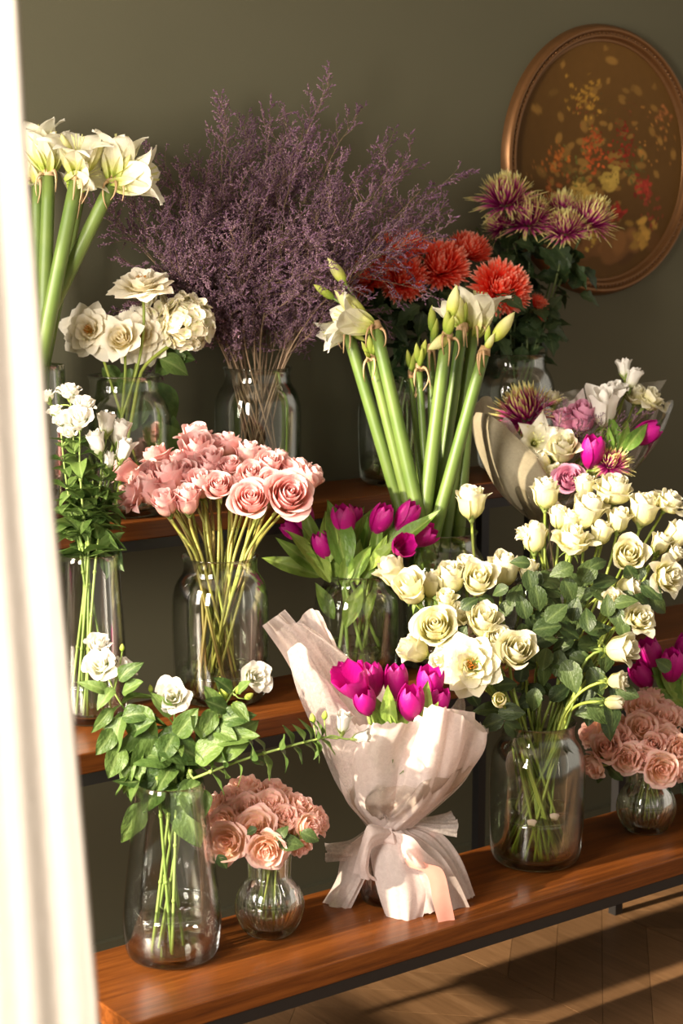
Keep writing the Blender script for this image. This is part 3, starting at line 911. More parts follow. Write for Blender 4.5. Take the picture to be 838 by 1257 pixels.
# torn-off leaf stubs and sepals at the neck
# ------------------------------------------------------------------ cream roses (low bench)
cr = 'cream rose '
rows = [
 (578, 618, 40, G, (-.05, 1, .2), cr + 'alone on a long stem, upper left of the cream bunch'),
 (669, 607, 37, G, (0, 1, .15), cr + 'squarish goblet on a straight stem just below the wrapped bouquet'),
 (753, 603, 50, O, (.15, .9, .35), 'large pale rose at the top of the cream bunch beneath the wrapped bouquet'),
 (717, 597, 27, G, (0, 1, .1), 'green-tinged cream rosebud right behind the mauve rose'),
 (720, 629, 44, G, (.25, .85, .3), cr + 'wide half open, below the largest top rose'),
 (789, 627, 40, G, (.15, .95, .25), 'yellowish cream rose with green sepals, upper right of the bunch'),
 (820, 617, 42, 'loose', (.4, .8, .35), cr + 'with frilled petals, uppermost at the right edge'),
 (686, 636, 28, G, (0, 1, .15), 'small cream rosebud with long sepals between the straight-stemmed and wide roses'),
 (656, 661, 36, G, (0, 1, .15), cr + 'closed, at the left of the upper group with ragged pale petals behind it'),
 (703, 664, 54, 'loose', (.1, .85, .35), 'blush cream rose with wavy spread petals, seen from the side mid-bunch'),
 (770, 682, 42, G, (0, .35, .95), cr + 'with folded spiral facing the camera, right of the dark leaves'),
 (759, 640, 30, G, (.1, .9, .3), cr + 'in shade between the two yellowish roses'),
 (770, 720, 30, G, (.9, .25, .25), 'green-veined cream rosebud pointing right below the folded spiral rose'),
 (818, 708, 46, 'loose', (.5, .2, .7), cr + 'with deep cup and pointed petals near the right edge'),
 (829, 658, 34, G, (.6, .7, .1), cr + 'bud with long sepals cut by the right edge'),
 (810, 668, 26, G, (.3, .8, .2), cr + 'small bud left of the one cut by the right edge'),
 (827, 682, 22, G, (.5, .6, .3), cr + 'scrap of petals between the buds at the right edge'),
 (649, 702, 27, G, (-.15, .95, .2), 'small cream rosebud left of the dark round leaves'),
 (644, 655, 26, 'loose', (-.6, .7, .2), 'ragged pale petals of a cream rose, far left of the upper group'),
 (784, 760, 40, 'loose', (.3, .4, .8), 'yellow-cream open rose in shade, lower right of the bunch'),
 (752, 738, 34, 'loose', (-.1, .5, .6), cr + 'partly hidden behind the folded pale green leaf'),
 (761, 797, 38, G, (.75, .1, .5), 'drooping cream rose in shade left of the right-hand tulips'),
 (757, 836, 24, G, (.8, .1, .4), 'small yellow-cream rose hanging low above the right spray roses'),
 (752, 862, 20, 'bud', (.8, .0, .3), 'tiny scrap of cream rosebud touching the right spray roses'),
 (483, 703, 38, G, (-.5, .75, .2), cr + 'at the far left of the bunch under the tulips'),
 (504, 724, 42, G, (-.3, .6, .6), 'greenish cream rose, second from the left under the tulips'),
 (529, 719, 30, G, (.15, .95, .1), 'slim greenish rosebud between the second left rose and the peachy one'),
 (553, 711, 38, G, (0, .85, .4), cr + 'cupped, left of the peach-tinted rose'),
 (586, 713, 43, G, (.05, .45, .75), 'peach-tinted cream rose with one big sunlit outer petal'),
 (572, 695, 34, O, (0, .9, .3), cr + 'frilly, just above the peach-tinted one'),
 (618, 701, 42, G, (.1, .95, .3), cr + 'upright with sepals, right of the peach-tinted one'),
 (547, 738, 26, G, (0, .7, .4), cr + 'shadowed, above the big spiral rose'),
 (534, 769, 54, O, (-.12, .4, .9), 'big cream rose with a neat spiral heart above the magenta bouquet'),
 (560, 755, 38, 'loose', (.4, .6, .4), cr + 'with one round petal showing behind the neat spiral rose'),
 (509, 798, 36, G, (-.75, .35, .3), 'greenish cream rosebud pointing left, left of the wide open rose'),
 (579, 816, 68, 'open', (-.08, .22, 1), 'widest cream rose, fully open with yellow stamens showing'),
 (543, 812, 38, 'loose', (-.6, .3, .5), cr + 'peeking out behind the left of the wide open one'),
 (593, 764, 43, G, (.05, .6, .7), cr + 'cupped, above the wide open rose'),
 (611, 784, 36, O, (.1, .5, .7), 'crumpled yellowish rose at the upper right of the wide open one'),
 (633, 800, 48, G, (.1, .4, .85), 'white rose with a green heart, right of the wide open rose'),
 (613, 859, 22, 'bud', (-.1, .2, .9), 'small closed greenish rosebud low over the rim of the cream roses jar'),
 (700, 640, 26, G, (.1, .9, .2), cr + 'shaded, deep between the closed rose and the wide half open one'),
 (737, 655, 30, G, (.2, .9, .1), cr + 'shaded, behind the upper right stems'),
]
rose_bunch(V['W'], rows, 'cream', 'cream', 'rose', 'cream roses in the big bench jar', 730, 0.06, 0.10, 'rosestem', 0.0030, 0, 'cream_rose', 0.0, 0.9)
cream = [o for o in COL.objects if o.name.startswith('cream_rose')]
# foliage of the cream roses: each leaf belongs to the rose whose stem passes nearest
stems = []
for o in cream:
    for ch in o.children:
        if ch.name.startswith('stem'):
            n_ = len(ch.data.vertices)
            co = np.empty(n_ * 3)
            ch.data.vertices.foreach_get('co', co)
            c_ = co.reshape(-1, 6, 3).mean(1) + np.array(o.location)
            stems.append((o, c_))
def rose_leaf_at(px, py, L, ang, dz=0.3, doff=0.0, wide=1.0):
    d = V['W']['d'] - 0.07 + doff
    p = at(px, py, d)
    best = min(stems, key=lambda s: np.min(np.linalg.norm(s[1][:8] - p, axis=1)))
    a = math.radians(ang)
    dd = camdir(math.cos(a), math.sin(a), dz)
    n = camdir(R_.uniform(-.4, .4), R_.uniform(.2, .9), 1)
    return put_leaf(best[0], p - dd * L * 0.5, dd, n, L, 'rose', wide)
for q in [(676, 710, .062, 10), (722, 700, .060, 60), (700, 725, .055, -60), (744, 712, .055, 20), (740, 728, .058, -20), (660, 735, .055, -80), (683, 752, .058, 40), (672, 770, .06, 10), (705, 748, .05, 80),
          (655, 765, .05, 120), (698, 775, .055, -30), (728, 790, .065, 5), (712, 800, .05, -70), (690, 790, .05, 200), (735, 770, .06, 15), (757, 757, .05, -80), (767, 738, .05, 20), (775, 706, .045, -60), (800, 725, .055, -40),
          (643, 745, .05, 100), (632, 730, .05, 70), (640, 780, .05, -90), (650, 800, .05, -60), (668, 810, .05, -100), (640, 825, .045, 80), (620, 838, .05, 20), (596, 870, .055, 170), (628, 874, .055, 0), (602, 888, .055, 200),
          (632, 895, .05, -30), (580, 855, .045, 120), (700, 830, .07, -80), (716, 850, .07, -110), (733, 835, .06, -60), (744, 812, .055, -90), (738, 875, .07, -50), (752, 880, .06, -80), (724, 872, .06, 190), (748, 893, .06, -70), (716, 812, .06, -20), (770, 850, .05, -20),
          (790, 740, .055, -20), (810, 742, .05, -30), (765, 775, .045, -80), (640, 690, .04, 170), (622, 745, .045, 60), (690, 700, .05, -160), (655, 715, .05, -120), (600, 740, .045, -30), (575, 740, .04, 40), (565, 780, .045, 60),
          (720, 760, .05, 100), (745, 745, .045, 100), (668, 830, .05, -80), (684, 815, .055, -100), (655, 860, .05, -100), (735, 690, .04, 30), (785, 700, .04, 80), (700, 860, .055, -120), (612, 725, .04, 200)]:
    rose_leaf_at(*q, dz=R_.uniform(-.2, .5), doff=R_.uniform(-.05, .06))
for i in range(70):
    px, py = R_.gauss(690, 42), R_.uniform(700, 880)
    rose_leaf_at(px, py, R_.uniform(.035, .055), R_.uniform(0, 360), R_.uniform(-.3, .5), R_.uniform(0.0, .12))
# fallen petals floating in the water of the jar
for (px, py) in ((648, 1032), (676, 1026)):
    Pp = on_y(px, py, V['W']['c'][1] - 0.055)
    m_ = MB()
    rose_petal(m_, 0, 1.0, 0.014, 0.012, 0.004, 0, nu=5, nv=5)
    o = link('loose_petal', m_.mesh('loose_petal', M['spray']), None, Matrix.Translation(Vector((Pp[0], Pp[1], V['W']['z'] + 0.098))))
    tag(o, 'pale pink loose petal floating in the water of the cream roses jar, ' + ('left one' if px < 660 else 'right one'), 'petal')
# ------------------------------------------------------------------ peach spray roses in the two fluted vases
sp = 'peach-pink spray rose '
rows = [
 (300, 967, 36, S, (-.1, .85, .4), sp + 'topmost left, on the left fluted vase'),
 (334, 974, 42, S, (.1, .95, .3), sp + 'broad, topmost at the centre of the left posy'),
 (259, 990, 32, S, (-.6, .6, .4), sp + 'behind the glass edge at upper left of the left posy'),
 (283, 982, 34, S, (-.3, .7, .5), sp + 'upper left of the left posy beside the topmost one'),
 (333, 989, 38, S, (.05, .6, .75), sp + 'upper centre facing front in the left posy'),
 (303, 991, 34, S, (-.1, .6, .75), sp + 'just left of the upper centre bloom in the left posy'),
 (314, 1015, 42, S, (-.05, .3, .95), sp + 'with a tight swirl at the very centre of the left posy'),
 (279, 1034, 44, S, (-.25, .1, .95), sp + 'largest, lower left with swirl facing front, left posy'),
 (327, 1043, 42, S, (0, -.15, .95), sp + 'lowest at the front over the left fluted vase neck'),
 (249, 1027, 32, S, (-.8, .1, .4), sp + 'farthest left, partly behind the tapered vase'),
 (361, 1011, 24, 'bud', (.2, .75, .5), 'half open cream-peach spray rosebud at the right of the left posy'),
 (366, 990, 36, S, (.4, .7, .4), sp + 'upper right of the left posy'),
 (389, 1008, 34, S, (.8, .3, .3), sp + 'farthest right in the left posy'),
 (378, 1014, 30, S, (.6, .1, .6), sp + 'just inside the farthest right bloom, left posy'),
 (370, 1040, 24, S, (.4, -.5, .6), sp + 'peeking out beneath the dark leaf, left posy'),
 (274, 1010, 34, S, (-.4, .4, .8), sp + 'above the largest lower left bloom, left posy'),
 (348, 1003, 30, S, (.2, .5, .8), sp + 'behind the green bud right of centre, left posy'),
 (258, 1008, 26, S, (-.7, .4, .5), sp + 'small, above the farthest left bloom, left posy'),
]
rose_bunch(V['fluteL'], rows, 'spray', 'spray', 'spray rose', 'peach spray roses in the left fluted vase', 1005, 0.07, 0.10, 'rosestem', 0.0017, 0, 'spray_rose', 0.02, 0.7, droop=1, L=0.3)
rows = [
 (788, 869, 37, S, (0, .6, .7), sp + 'dusky, top centre of the right posy under the tulip leaves'),
 (815, 884, 38, S, (.1, .6, .7), sp + 'dusky, upper right of the right posy'),
 (787, 894, 37, S, (-.05, .35, .95), 'pale cream spray rose with a green eye at the centre of the right posy'),
 (819, 909, 33, S, (.1, .3, .9), sp + 'with a deep orange swirl at right in the right posy'),
 (812, 944, 38, S, (.05, .0, 1), sp + 'lowest, cream rimmed, at the front of the right posy'),
 (790, 931, 31, S, (0, .2, .9), 'orange-hearted spray rose left of the lowest bloom in the right posy'),
 (769, 931, 33, S, (-.15, .15, .95), sp + 'round and pale, lower left centre of the right posy'),
 (744, 920, 31, G, (-.2, .4, .8), sp + 'cupped with folded petals at left in the right posy'),
 (726, 898, 36, S, (-.85, .3, .2), sp + 'with many layered petals, farthest left in the right posy'),
 (728, 940, 30, S, (-.7, -.4, .5), 'yellow-peach spray rose drooping at the lower left of the right posy'),
 (757, 889, 27, S, (-.2, .7, .5), sp + 'dusky, upper left of the right posy beneath hanging leaf'),
 (801, 914, 22, G, (0, .3, .9), 'deep rose-pink small spray rose in the middle of the right posy'),
 (817, 868, 24, S, (.2, .8, .3), sp + 'small, topmost right in the right posy'),
 (835, 921, 32, S, (.3, .1, .9), sp + 'cut by the right edge at mid height of the right posy'),
 (758, 903, 22, G, (-.1, .4, .8), 'pink-edged spray rosebud left of the pale cream one'),
 (769, 861, 26, S, (-.2, .9, .2), sp + 'dusky, top left of the right posy below cream rosebud'),
 (798, 853, 28, S, (0, .95, .1), sp + 'in deep shade at the very top of the right posy'),
 (838, 943, 28, S, (.5, -.1, .7), sp + 'lowest one cut by the right edge in the right posy'),
 (834, 880, 28, S, (.4, .6, .4), sp + 'cut by the right edge near the top of the right posy'),
 (742, 880, 22, S, (-.5, .8, .2), sp + 'small and dim, uppermost at the left of the right posy'),
 (770, 913, 24, S, (-.1, .4, .9), sp + 'half hidden under the pale cream one in the right posy'),
]
rose_bunch(V['fluteR'], rows, 'spray', 'spray', 'spray rose', 'peach spray roses in the right fluted vase', 905, 0.06, 0.10, 'rosestem', 0.0017, 0, 'spray_rose', 0.02, 0.7, droop=1, L=0.3)
def leaves_on(prefix_group, items, kind, d, wide=1.0):
    ts = [o for o in COL.objects if o.get('group') == prefix_group]
    for (px, py, L, ang, dz) in items:
        p = at(px, py, d)
        best = min(ts, key=lambda o: min([np.linalg.norm(np.array(o.location + c.location) - p) for c in o.children if c.name.startswith(('bloom', 'stem'))] or [9]))
        a = math.radians(ang)
        dd = camdir(math.cos(a), math.sin(a), dz)
        put_leaf(best, p - dd * L * 0.5, dd, camdir(R_.uniform(-.3, .3), .5, 1), L, kind, wide)
leaves_on('peach spray roses in the left fluted vase', [(357, 1035, .048, 0, .2), (381, 1026, .036, -20, .2), (273, 1058, .03, -60, 0), (345, 1022, .03, 60, .2), (307, 1020, .025, 200, 0)], 'rose', V['fluteL']['d'] - .09)
leaves_on('peach spray roses in the right fluted vase', [(757, 950, .045, -40, .1), (748, 938, .04, -80, .1), (822, 955, .04, -70, 0), (736, 955, .03, -100, 0)], 'rose', V['fluteR']['d'] - .03)

# ------------------------------------------------------------------ tulips
def tulip_petals(openk, seed):
    r = random.Random(seed)
    core, outs = MB(), []
    for i in range(6):
        inner = i < 3
        th = i * 2 * math.pi / 3 + (math.pi / 3 if inner else 0) + r.uniform(-.1, .1)
        R = 0.36 if inner else 0.40
        u = np.linspace(-1, 1, 7)[None, :]
        v = np.linspace(0, 1, 9)[:, None]
        k = openk + r.uniform(-.03, .03)
        rr = R * np.sin(math.pi * (0.03 + (0.80 - 0.28 * k) * v)) ** 0.75 + 0.15 * k * v ** 2
        g = np.clip((1 - v ** 5), 0, 1) ** 0.7 * (0.55 + 0.45 * np.sin(math.pi * np.clip(v * 1.2, 0, 0.5)))
        an = th + (0.95 if not inner else 0.9) * u * g
        rr = rr * (1 - 0.10 * (u ** 2) * 0 + 0.04 * u) + 0.015 * np.cos(u * 3.1) * v
        z = 1.18 * v ** 1.05 + 0 * u
        P = np.stack([rr * np.cos(an), rr * np.sin(an), z], -1).reshape(-1, 3)
        rnd_ = r.random()
        A = np.stack([v + 0 * u, np.abs(u) + 0 * v, rnd_ + 0 * u * v], -1).reshape(-1, 3)
        m_ = core if inner else MB()
        m_.add(P, gridf(7, 9), A)
        if not inner:
            outs.append(m_.mesh('petal', M['tulip']))
    return core.mesh('bloom_tulip', M['tulip']), outs
TUL = [tulip_petals(k, i) for i, k in enumerate((0.0, 0.1, 0.3, 0.8))]
def tulip(v, px, py, L_px, ax, lab, doff=0.0, k=None, leaves=1, group=None, mouth=None, bot=None):
    a = camdir(*ax)
    d = v['d'] - 0.05 * nrm(ax)[2] + doff
    head = at(px, py, d)
    L = L_px * d / FPX / 1.18
    if mouth is None:
        mouth, bot = vase_pts(v, head, 0.75)
    t = thing('tulip', lab, 'tulip', tuple(bot), group)
    base = head - nrm(a) * L * 0.59
    o = np.array(t.location)
    core, outs = TUL[R_.randrange(3) if k is None else k]
    b_ = link('bloom', core, t, frame(base - o, a, R_.random() * 6, L))
    for m_ in outs:
        link('petal', m_, b_, Matrix.Identity(4))
    c = put_stem(t, base, a, mouth, bot, 0.0038, M['tstem'], L=0.3)
    for i in range(leaves):
        q = c[7]
        dirn = nrm(nrm(head - mouth) + NR.randn(3) * 0.28)
        put_leaf(t, q, dirn, camdir(R_.uniform(-.6, .6), .3, 1), R_.uniform(.10, .14), 'tul')
    return t
gt = 'magenta tulips in the short jar'
tulips = [tulip(V['T'], *q, group=gt) for q in [
 (421, 642, 46, (-.1, .95, .3), 'magenta tulip, upright bloom at the centre left of the jar tulips', -.03, 1),
 (396, 671, 38, (-.35, .9, .3), 'magenta tulip, lowest left bloom over the jar rim', -.05, 0),
 (372, 634, 42, (-.4, .9, .1), 'magenta tulip in shade, leftmost just under the largest pink rose', .04, 1),
 (359, 652, 32, (-.7, .6, .2), 'magenta tulip scrap under the pink roses, lowest at far left', .06, 1),
 (467, 638, 42, (.35, .8, .4), 'magenta tulip leaning right, third from the right among jar tulips', -.03, 0),
 (498, 634, 42, (.55, .8, .25), 'magenta tulip, sunlit oval bloom, uppermost right of the jar tulips', -.02, 0),
 (492, 672, 38, (.3, .25, .9), 'magenta tulip opening toward the camera, lowest right of the jar tulips', -.08, 3),
 (517, 659, 40, (.8, .45, .3), 'dark magenta tulip pointing right, farthest right of the jar tulips', -.04, 2),
 (434, 636, 30, (.2, .9, .1), 'magenta tulip barely showing behind the upright centre bloom', .03, 1)]]
def stray_leaf(ts, v, px0, py0, px1, py1, kind='tul', doff=-.05, wide=1.0, dz=.1):
    p0, p1 = at(px0, py0, v['d'] + doff), at(px1, py1, v['d'] + doff - dz * .1)
    t = ts[R_.randrange(len(ts))]
    L = np.linalg.norm(p1 - p0)
    put_leaf(t, p0, p1 - p0, camdir(R_.uniform(-.5, .5), .5, 1), L, kind, wide)
for q in [(395, 708, 320, 680), (400, 705, 335, 660), (405, 715, 360, 640), (400, 700, 368, 615), (412, 712, 380, 640), (415, 718, 375, 660), (425, 700, 405, 608), (405, 690, 398, 625), (430, 700, 460, 610), (440, 705, 456, 630),
          (420, 720, 430, 670), (430, 715, 450, 665), (438, 718, 440, 660), (445, 715, 470, 670), (450, 710, 480, 665), (455, 705, 475, 655), (470, 680, 545, 628), (500, 668, 540, 625), (440, 690, 445, 650), (410, 760, 385, 715), (425, 770, 440, 712), (418, 708, 395, 680), (470, 690, 455, 655), (480, 660, 487, 640), (450, 760, 462, 712)]:
    stray_leaf(tulips, V['T'], *q, doff=R_.uniform(-.08, 0), wide=R_.uniform(.85, 1.3))
gt = 'magenta tulips at the right edge'
tr = [tulip(V['dark'], *q, group=gt) for q in [
 (797, 806, 46, (-.2, .9, .3), 'dark magenta tulip in shade, left one at the right edge of the picture', -.07, 1),
 (788, 830, 40, (-.5, .7, .3), 'dark magenta tulip, lowest left of the shaded pair at the right edge', -.07, 0),
 (824, 818, 46, (0, .9, .4), 'dark magenta tulip, round bloom nearest the right edge', -.09, 0),
 (841, 800, 44, (.2, .9, .1), 'dark magenta tulip cut off by the right edge', -.04, 1)]]
for q in [(845, 865, 786, 845), (835, 870, 800, 795), (850, 880, 815, 850), (842, 860, 838, 825), (830, 860, 806, 812)]:
    stray_leaf(tr, V['dark'], *q, doff=-.1, wide=1.3)
# ------------------------------------------------------------------ amaryllis
def lily_petals(openk, seed, L=1.0):
    r = random.Random(seed)
    core, outs = MB(), []
    for i in range(6):
        th = i * math.pi / 3 + r.uniform(-.06, .06)
        u = np.linspace(-1, 1, 7)[None, :]
        v = np.linspace(0, 1, 11)[:, None]
        k = openk * r.uniform(.8, 1.2)
        rr = 0.045 + 0.17 * np.clip(v / .5, 0, 1) ** 1.2 + k * np.clip(v - .3, 0, 1) ** 2 * 1.2 + (0.012 if i % 2 else 0)
        z = 1.0 * v - k * 0.45 * v ** 4
        wd = 0.205 * np.sin(math.pi * (0.12 + 0.88 * v ** 0.9)) ** 0.8 * (1 + k * .5)
        an = th
        x = rr + 0 * u - 0.25 * wd * u ** 2
        y = wd * u
        P = np.stack([x * math.cos(an) - y * math.sin(an), x * math.sin(an) + y * math.cos(an), z - .02 * u ** 2 + 0.015 * np.sin(u * 4 + i) * v], -1).reshape(-1, 3)
        A = np.stack([v + 0 * u, np.abs(u) + 0 * v, r.random() + 0 * u * v], -1).reshape(-1, 3)
        m_ = MB()
        m_.add(P, gridf(7, 11), A)
        outs.append(m_.mesh('petal', M['lily']))
    tube(core, [(0, 0, 0), (0, 0, .1), (0, 0, .25)], [.03, .05, .03], 8)
    for i in range(6):
        a = i * 1.05
        tube(core, [(0, 0, .1), (.05 * math.cos(a), .05 * math.sin(a), .5), (.12 * math.cos(a), .12 * math.sin(a), .75)], [.006, .006, .012], 4)
    return core.mesh('bloom_amaryllis', M['lilybud']), outs
LIL = [lily_petals(k, i) for i, k in enumerate((0.30, 0.55, 0.85))]
def budmesh(mat, fat=0.17):
    m_ = MB()
    n = 10
    an = np.arange(n) * 2 * math.pi / n
    Vv, A = [], []
    for k, t in enumerate(np.linspace(0, 1, 10)):
        r = fat * (math.sin(math.pi * t ** 0.85) ** 0.8 if 0 < t < 1 else 0) + 0.02 * (1 - t)
        rr = r * (1 + 0.09 * np.cos(an * 3))
        Vv.append(np.stack([rr * np.cos(an), rr * np.sin(an), np.full(n, t)], 1))
        A.append(np.stack([np.full(n, t), 0.3 + 0.3 * np.cos(an * 3), np.full(n, .5)], 1))
    m_.add(np.concatenate(Vv), gridf(n, 10, True), np.concatenate(A))
    return m_.mesh('bud', M[mat])
BUD = {'w': budmesh('lilybud'), 'g': budmesh('greenbud', 0.15), 'rosebud': budmesh('greenbud', 0.3)}
def amaryllis(v, top, low, lab, flowers, group, r=0.0145, doff=0.0, d2=None):
    """top, low: pixel of the stem's upper end and of its lower end, flowers: (kind, px, py of tip, px len, dz)"""
    dt, db = v['d'] + doff, v['d'] + (doff if d2 is None else d2)
    P1 = at(top[0], top[1], dt)
    P0 = at(low[0], low[1], db)
    dirn = nrm(P0 - P1)
    # carry on down to the floor of the vase
    bz = v['base'] + 0.01
    P2 = P0 + dirn * ((P0[2] - bz) / -dirn[2])
    q = P2[:2] - v['c'][:2]
    if np.linalg.norm(q) > v['rb'] * .75:
        q = q / np.linalg.norm(q) * v['rb'] * .75
        P2[:2] = v['c'][:2] + q
    t = thing('amaryllis', lab, 'amaryllis', tuple(P2), group)
    o = np.array(t.location)
    m_ = MB()
    cc = bezier(P1, P1 * .66 + P0 * .34, P1 * .3 + P0 * .7, P0, 8)
    cc = np.concatenate([cc, [P0 * .5 + P2 * .5, P2]])
    tube(m_, cc - o, np.linspace(r * .88, r * 1.1, len(cc)), 12)
    link('stem', m_.mesh('stem', M['lilystem']), t)
    m_ = MB()   # papery bracts hanging where the flowers leave the stem
    tube(m_, [P1 - dirn * .014 - o, P1 + dirn * .004 - o], [r * .75, r * 1.0], 10)
    for i in range(3):
        a = camdir(R_.uniform(-1, 1), R_.uniform(-.3, .2), R_.uniform(.2, 1))
        p = P1 + a * r * .8
        cc2 = bezier(p, p + a * .018 + np.array([0, 0, .01]), p + a * .026 + np.array([0, 0, -.02]), p + a * .012 + np.array([0, 0, -.045]) + NR.randn(3) * .006, 7)
        tube(m_, cc2 - o, [.003, .004, .003, .0025, .002, .0015, .0008], 4)
    link('bract', m_.mesh('bract', M['bract']), t)
    for (kind, fx, fy, Lp, dz) in flowers:
        dT = dt - dz * 0.06
        tip = at(fx, fy, dT)
        ax = nrm(tip - P1)
        L = Lp * (1.18 if kind in '123' else 1.0) * dT / FPX
        tip = tip + ax * (L * .06)
        bs = tip - ax * L
        m_ = MB()
        tube(m_, bezier(P1 - dirn * .002, P1 + ax * .01, bs - ax * .008, bs + ax * .004, 6) - o, .0038 if kind in 'F123' else .0028, 6)
        link('pedicel', m_.mesh('pedicel', M['lilystem']), t)
        if kind in '123':
            core, outs = LIL[int(kind) - 1]
            b_ = link('bloom', core, t, frame(bs - o, ax, R_.random() * 6, L))
            for q in outs:
                link('petal', q, b_, Matrix.Identity(4))
        else:
            link('bud', BUD[kind], t, frame(bs - o, ax, R_.random() * 6, L))
    return t
am = 'white amaryllis '
gl_ = 'amaryllis behind the curtain'
amaryllis(V['amL'], (46, 222), (46, 440), am + 'stem against the curtain, leftmost, with a drooping open bloom', [('2', 32, 172, 52, .2), ('w', 52, 190, 26, .3), ('1', 36, 214, 30, .3)], gl_, doff=.02)
amaryllis(V['amL'], (60, 214), (52, 440), am + 'second from the curtain, thick stem with bloom tilted up left', [('2', 38, 142, 60, .1), ('2', 62, 148, 56, .3), ('w', 66, 184, 30, .3)], gl_, doff=-.02)
amaryllis(V['amL'], (94, 220), (50, 440), am + 'with a wide open star bloom facing forward, third from the curtain', [('3', 96, 154, 56, .9), ('w', 76, 166, 44, .3), ('w', 126, 176, 54, .2), ('2', 132, 208, 50, .3)], gl_, doff=-.06, r=.0155)
amaryllis(V['amL'], (96, 245), (54, 440), am + 'with shorter shaded stem behind the star bloom', [('w', 112, 210, 32, .1), ('1', 84, 204, 34, .1), ('g', 98, 214, 26, .1)], gl_, doff=.05)
amaryllis(V['amL'], (139, 223), (52, 400), am + 'leaning far right with a horizontal trumpet bloom at its tip', [('2', 152, 152, 62, .2), ('2', 208, 210, 66, .1), ('w', 160, 190, 30, .4)], gl_, doff=-.04, d2=-.01, r=.0150)
gc = 'amaryllis in the middle of the display'
Va = V['A']
amaryllis(Va, (425, 402), (498, 645), am + 'far left of the middle group with blooms drooping left', [('1', 389, 417, 44, .2), ('g', 447, 418, 28, .3)], gc, doff=.03)
amaryllis(Va, (456, 441), (508, 645), am + 'of the middle group with only a cluster of tight green buds', [('g', 444, 420, 22, .3), ('g', 453, 412, 30, .3), ('g', 462, 416, 26, .3), ('g', 448, 432, 18, .6), ('g', 470, 422, 22, .2)], gc, r=.0125, doff=-.03)
amaryllis(Va, (461, 402), (517, 645), am + 'of the middle group, thick stem with open bloom pointing left', [('2', 398, 382, 56, .3), ('w', 412, 356, 56, .2), ('g', 386, 350, 32, .2), ('w', 403, 318, 40, .1), ('w', 436, 384, 36, .3)], gc, doff=-.06)
amaryllis(Va, (504, 462), (521, 640), am + 'of the middle group, thinnest stem with a brownish bud pair', [('g', 500, 430, 24, .2), ('g', 508, 434, 26, .2)], gc, r=.007, doff=.02)
amaryllis(Va, (514, 454), (526, 640), am + 'of the middle group, slim stem with pale green buds left of centre', [('g', 511, 422, 26, .3), ('g', 518, 428, 26, .3), ('g', 522, 418, 30, .1)], gc, r=.0085, doff=-.02)
amaryllis(Va, (529, 430), (532, 640), am + 'of the middle group, rear stem topped by one tall green bud', [('g', 530, 376, 34, .1), ('g', 536, 392, 30, .1)], gc, r=.010, doff=.05)
amaryllis(Va, (548, 415), (519, 645), am + 'of the middle group, thick stem with long white bud and yellow buds', [('w', 527, 428, 44, .4), ('w', 560, 352, 44, .3), ('g', 549, 382, 34, .4), ('g', 556, 388, 32, .5)], gc, doff=-.05, r=.0150)
amaryllis(Va, (567, 404), (533, 645), am + 'of the middle group, stem behind the thick central one', [('1', 540, 366, 36, .1), ('w', 562, 362, 44, .1), ('g', 572, 372, 30, .2)], gc, doff=.0, r=.0140)
amaryllis(Va, (582, 402), (548, 645), am + 'of the middle group bearing the upright open bloom above the red flowers', [('2', 592, 344, 62, .2), ('g', 570, 388, 24, .3)], gc, doff=.03, r=.0135)
amaryllis(Va, (594, 433), (534, 650), am + 'of the middle group, front stem leaning right with a pair of fat buds', [('w', 630, 385, 46, .2), ('w', 606, 410, 26, .3), ('g', 600, 400, 22, .1)], gc, doff=-.08, d2=-.05, r=.0140)
amaryllis(Va, (578, 440), (563, 650), am + 'of the middle group, straight rear stem at the right without visible bloom', [('g', 582, 410, 30, .1)], gc, doff=.045, r=.0140)
# ------------------------------------------------------------------ chrysanthemums
def mum_mesh(kind, seed):
    r = random.Random(seed)
    m_ = MB()
    N = 300 if kind == 'red' else 190
    for i in range(N):
        f = (i + .5) / N
        pol = math.acos(1 - f * (1.28 if kind == 'red' else 1.30))      # 0 = axis
        az = i * GA
        rad = (0.40 + 0.10 * r.random()) if kind == 'red' else (0.36 + 0.12 * r.random())
        wd = 0.034 if kind == 'red' else 0.017
        if kind != 'red' and pol > 1.35 and r.random() < .5:
            rad *= 1.35
        dr = np.array([math.sin(pol) * math.cos(az), math.sin(pol) * math.sin(az), math.cos(pol)])
        tz = np.array([math.cos(pol) * math.cos(az), math.cos(pol) * math.sin(az), -math.sin(pol)])
        side = np.cross(dr, tz)
        s = np.linspace(0, 1, 6)
        # petals start low and bend outward; the inner ones curve back to the axis
        cv = -0.10 if kind == 'red' else -0.05
        if kind != 'red':
            cv = -0.12 + .25 * (pol > 1.3) * r.random()
        P, A = [], []
        rn = r.random()
        wob = r.uniform(-.05, .05)
        for k, t in enumerate(s):
            p = dr * (0.10 + (rad - 0.10) * t) + tz * (0.30 * math.sin(pol) * (t - 1) * (1 - t) * -.3 + cv * t * t * (1 if kind == 'red' else 1)) + side * wob * t
            p = p + np.array([0, 0, -0.02])
            if kind == 'red':
                p = p * np.array([1, 1, .86])
            ww = wd * (math.sin(math.pi * (0.18 + 0.78 * t ** 1.3)) + .05)
            P += [p - side * ww + dr * .0, p - tz * -.35 * ww, p + side * ww]
            A += [(t, .8, rn), (t, .2, rn), (t, .8, rn)]
        m_.add(P, gridf(3, 6), A)
    return m_.mesh('bloom', M['redmum' if kind == 'red' else 'purplemum'])
MUM = {'red': [mum_mesh('red', i) for i in range(3)], 'pur': [mum_mesh('pur', i + 5) for i in range(3)]}
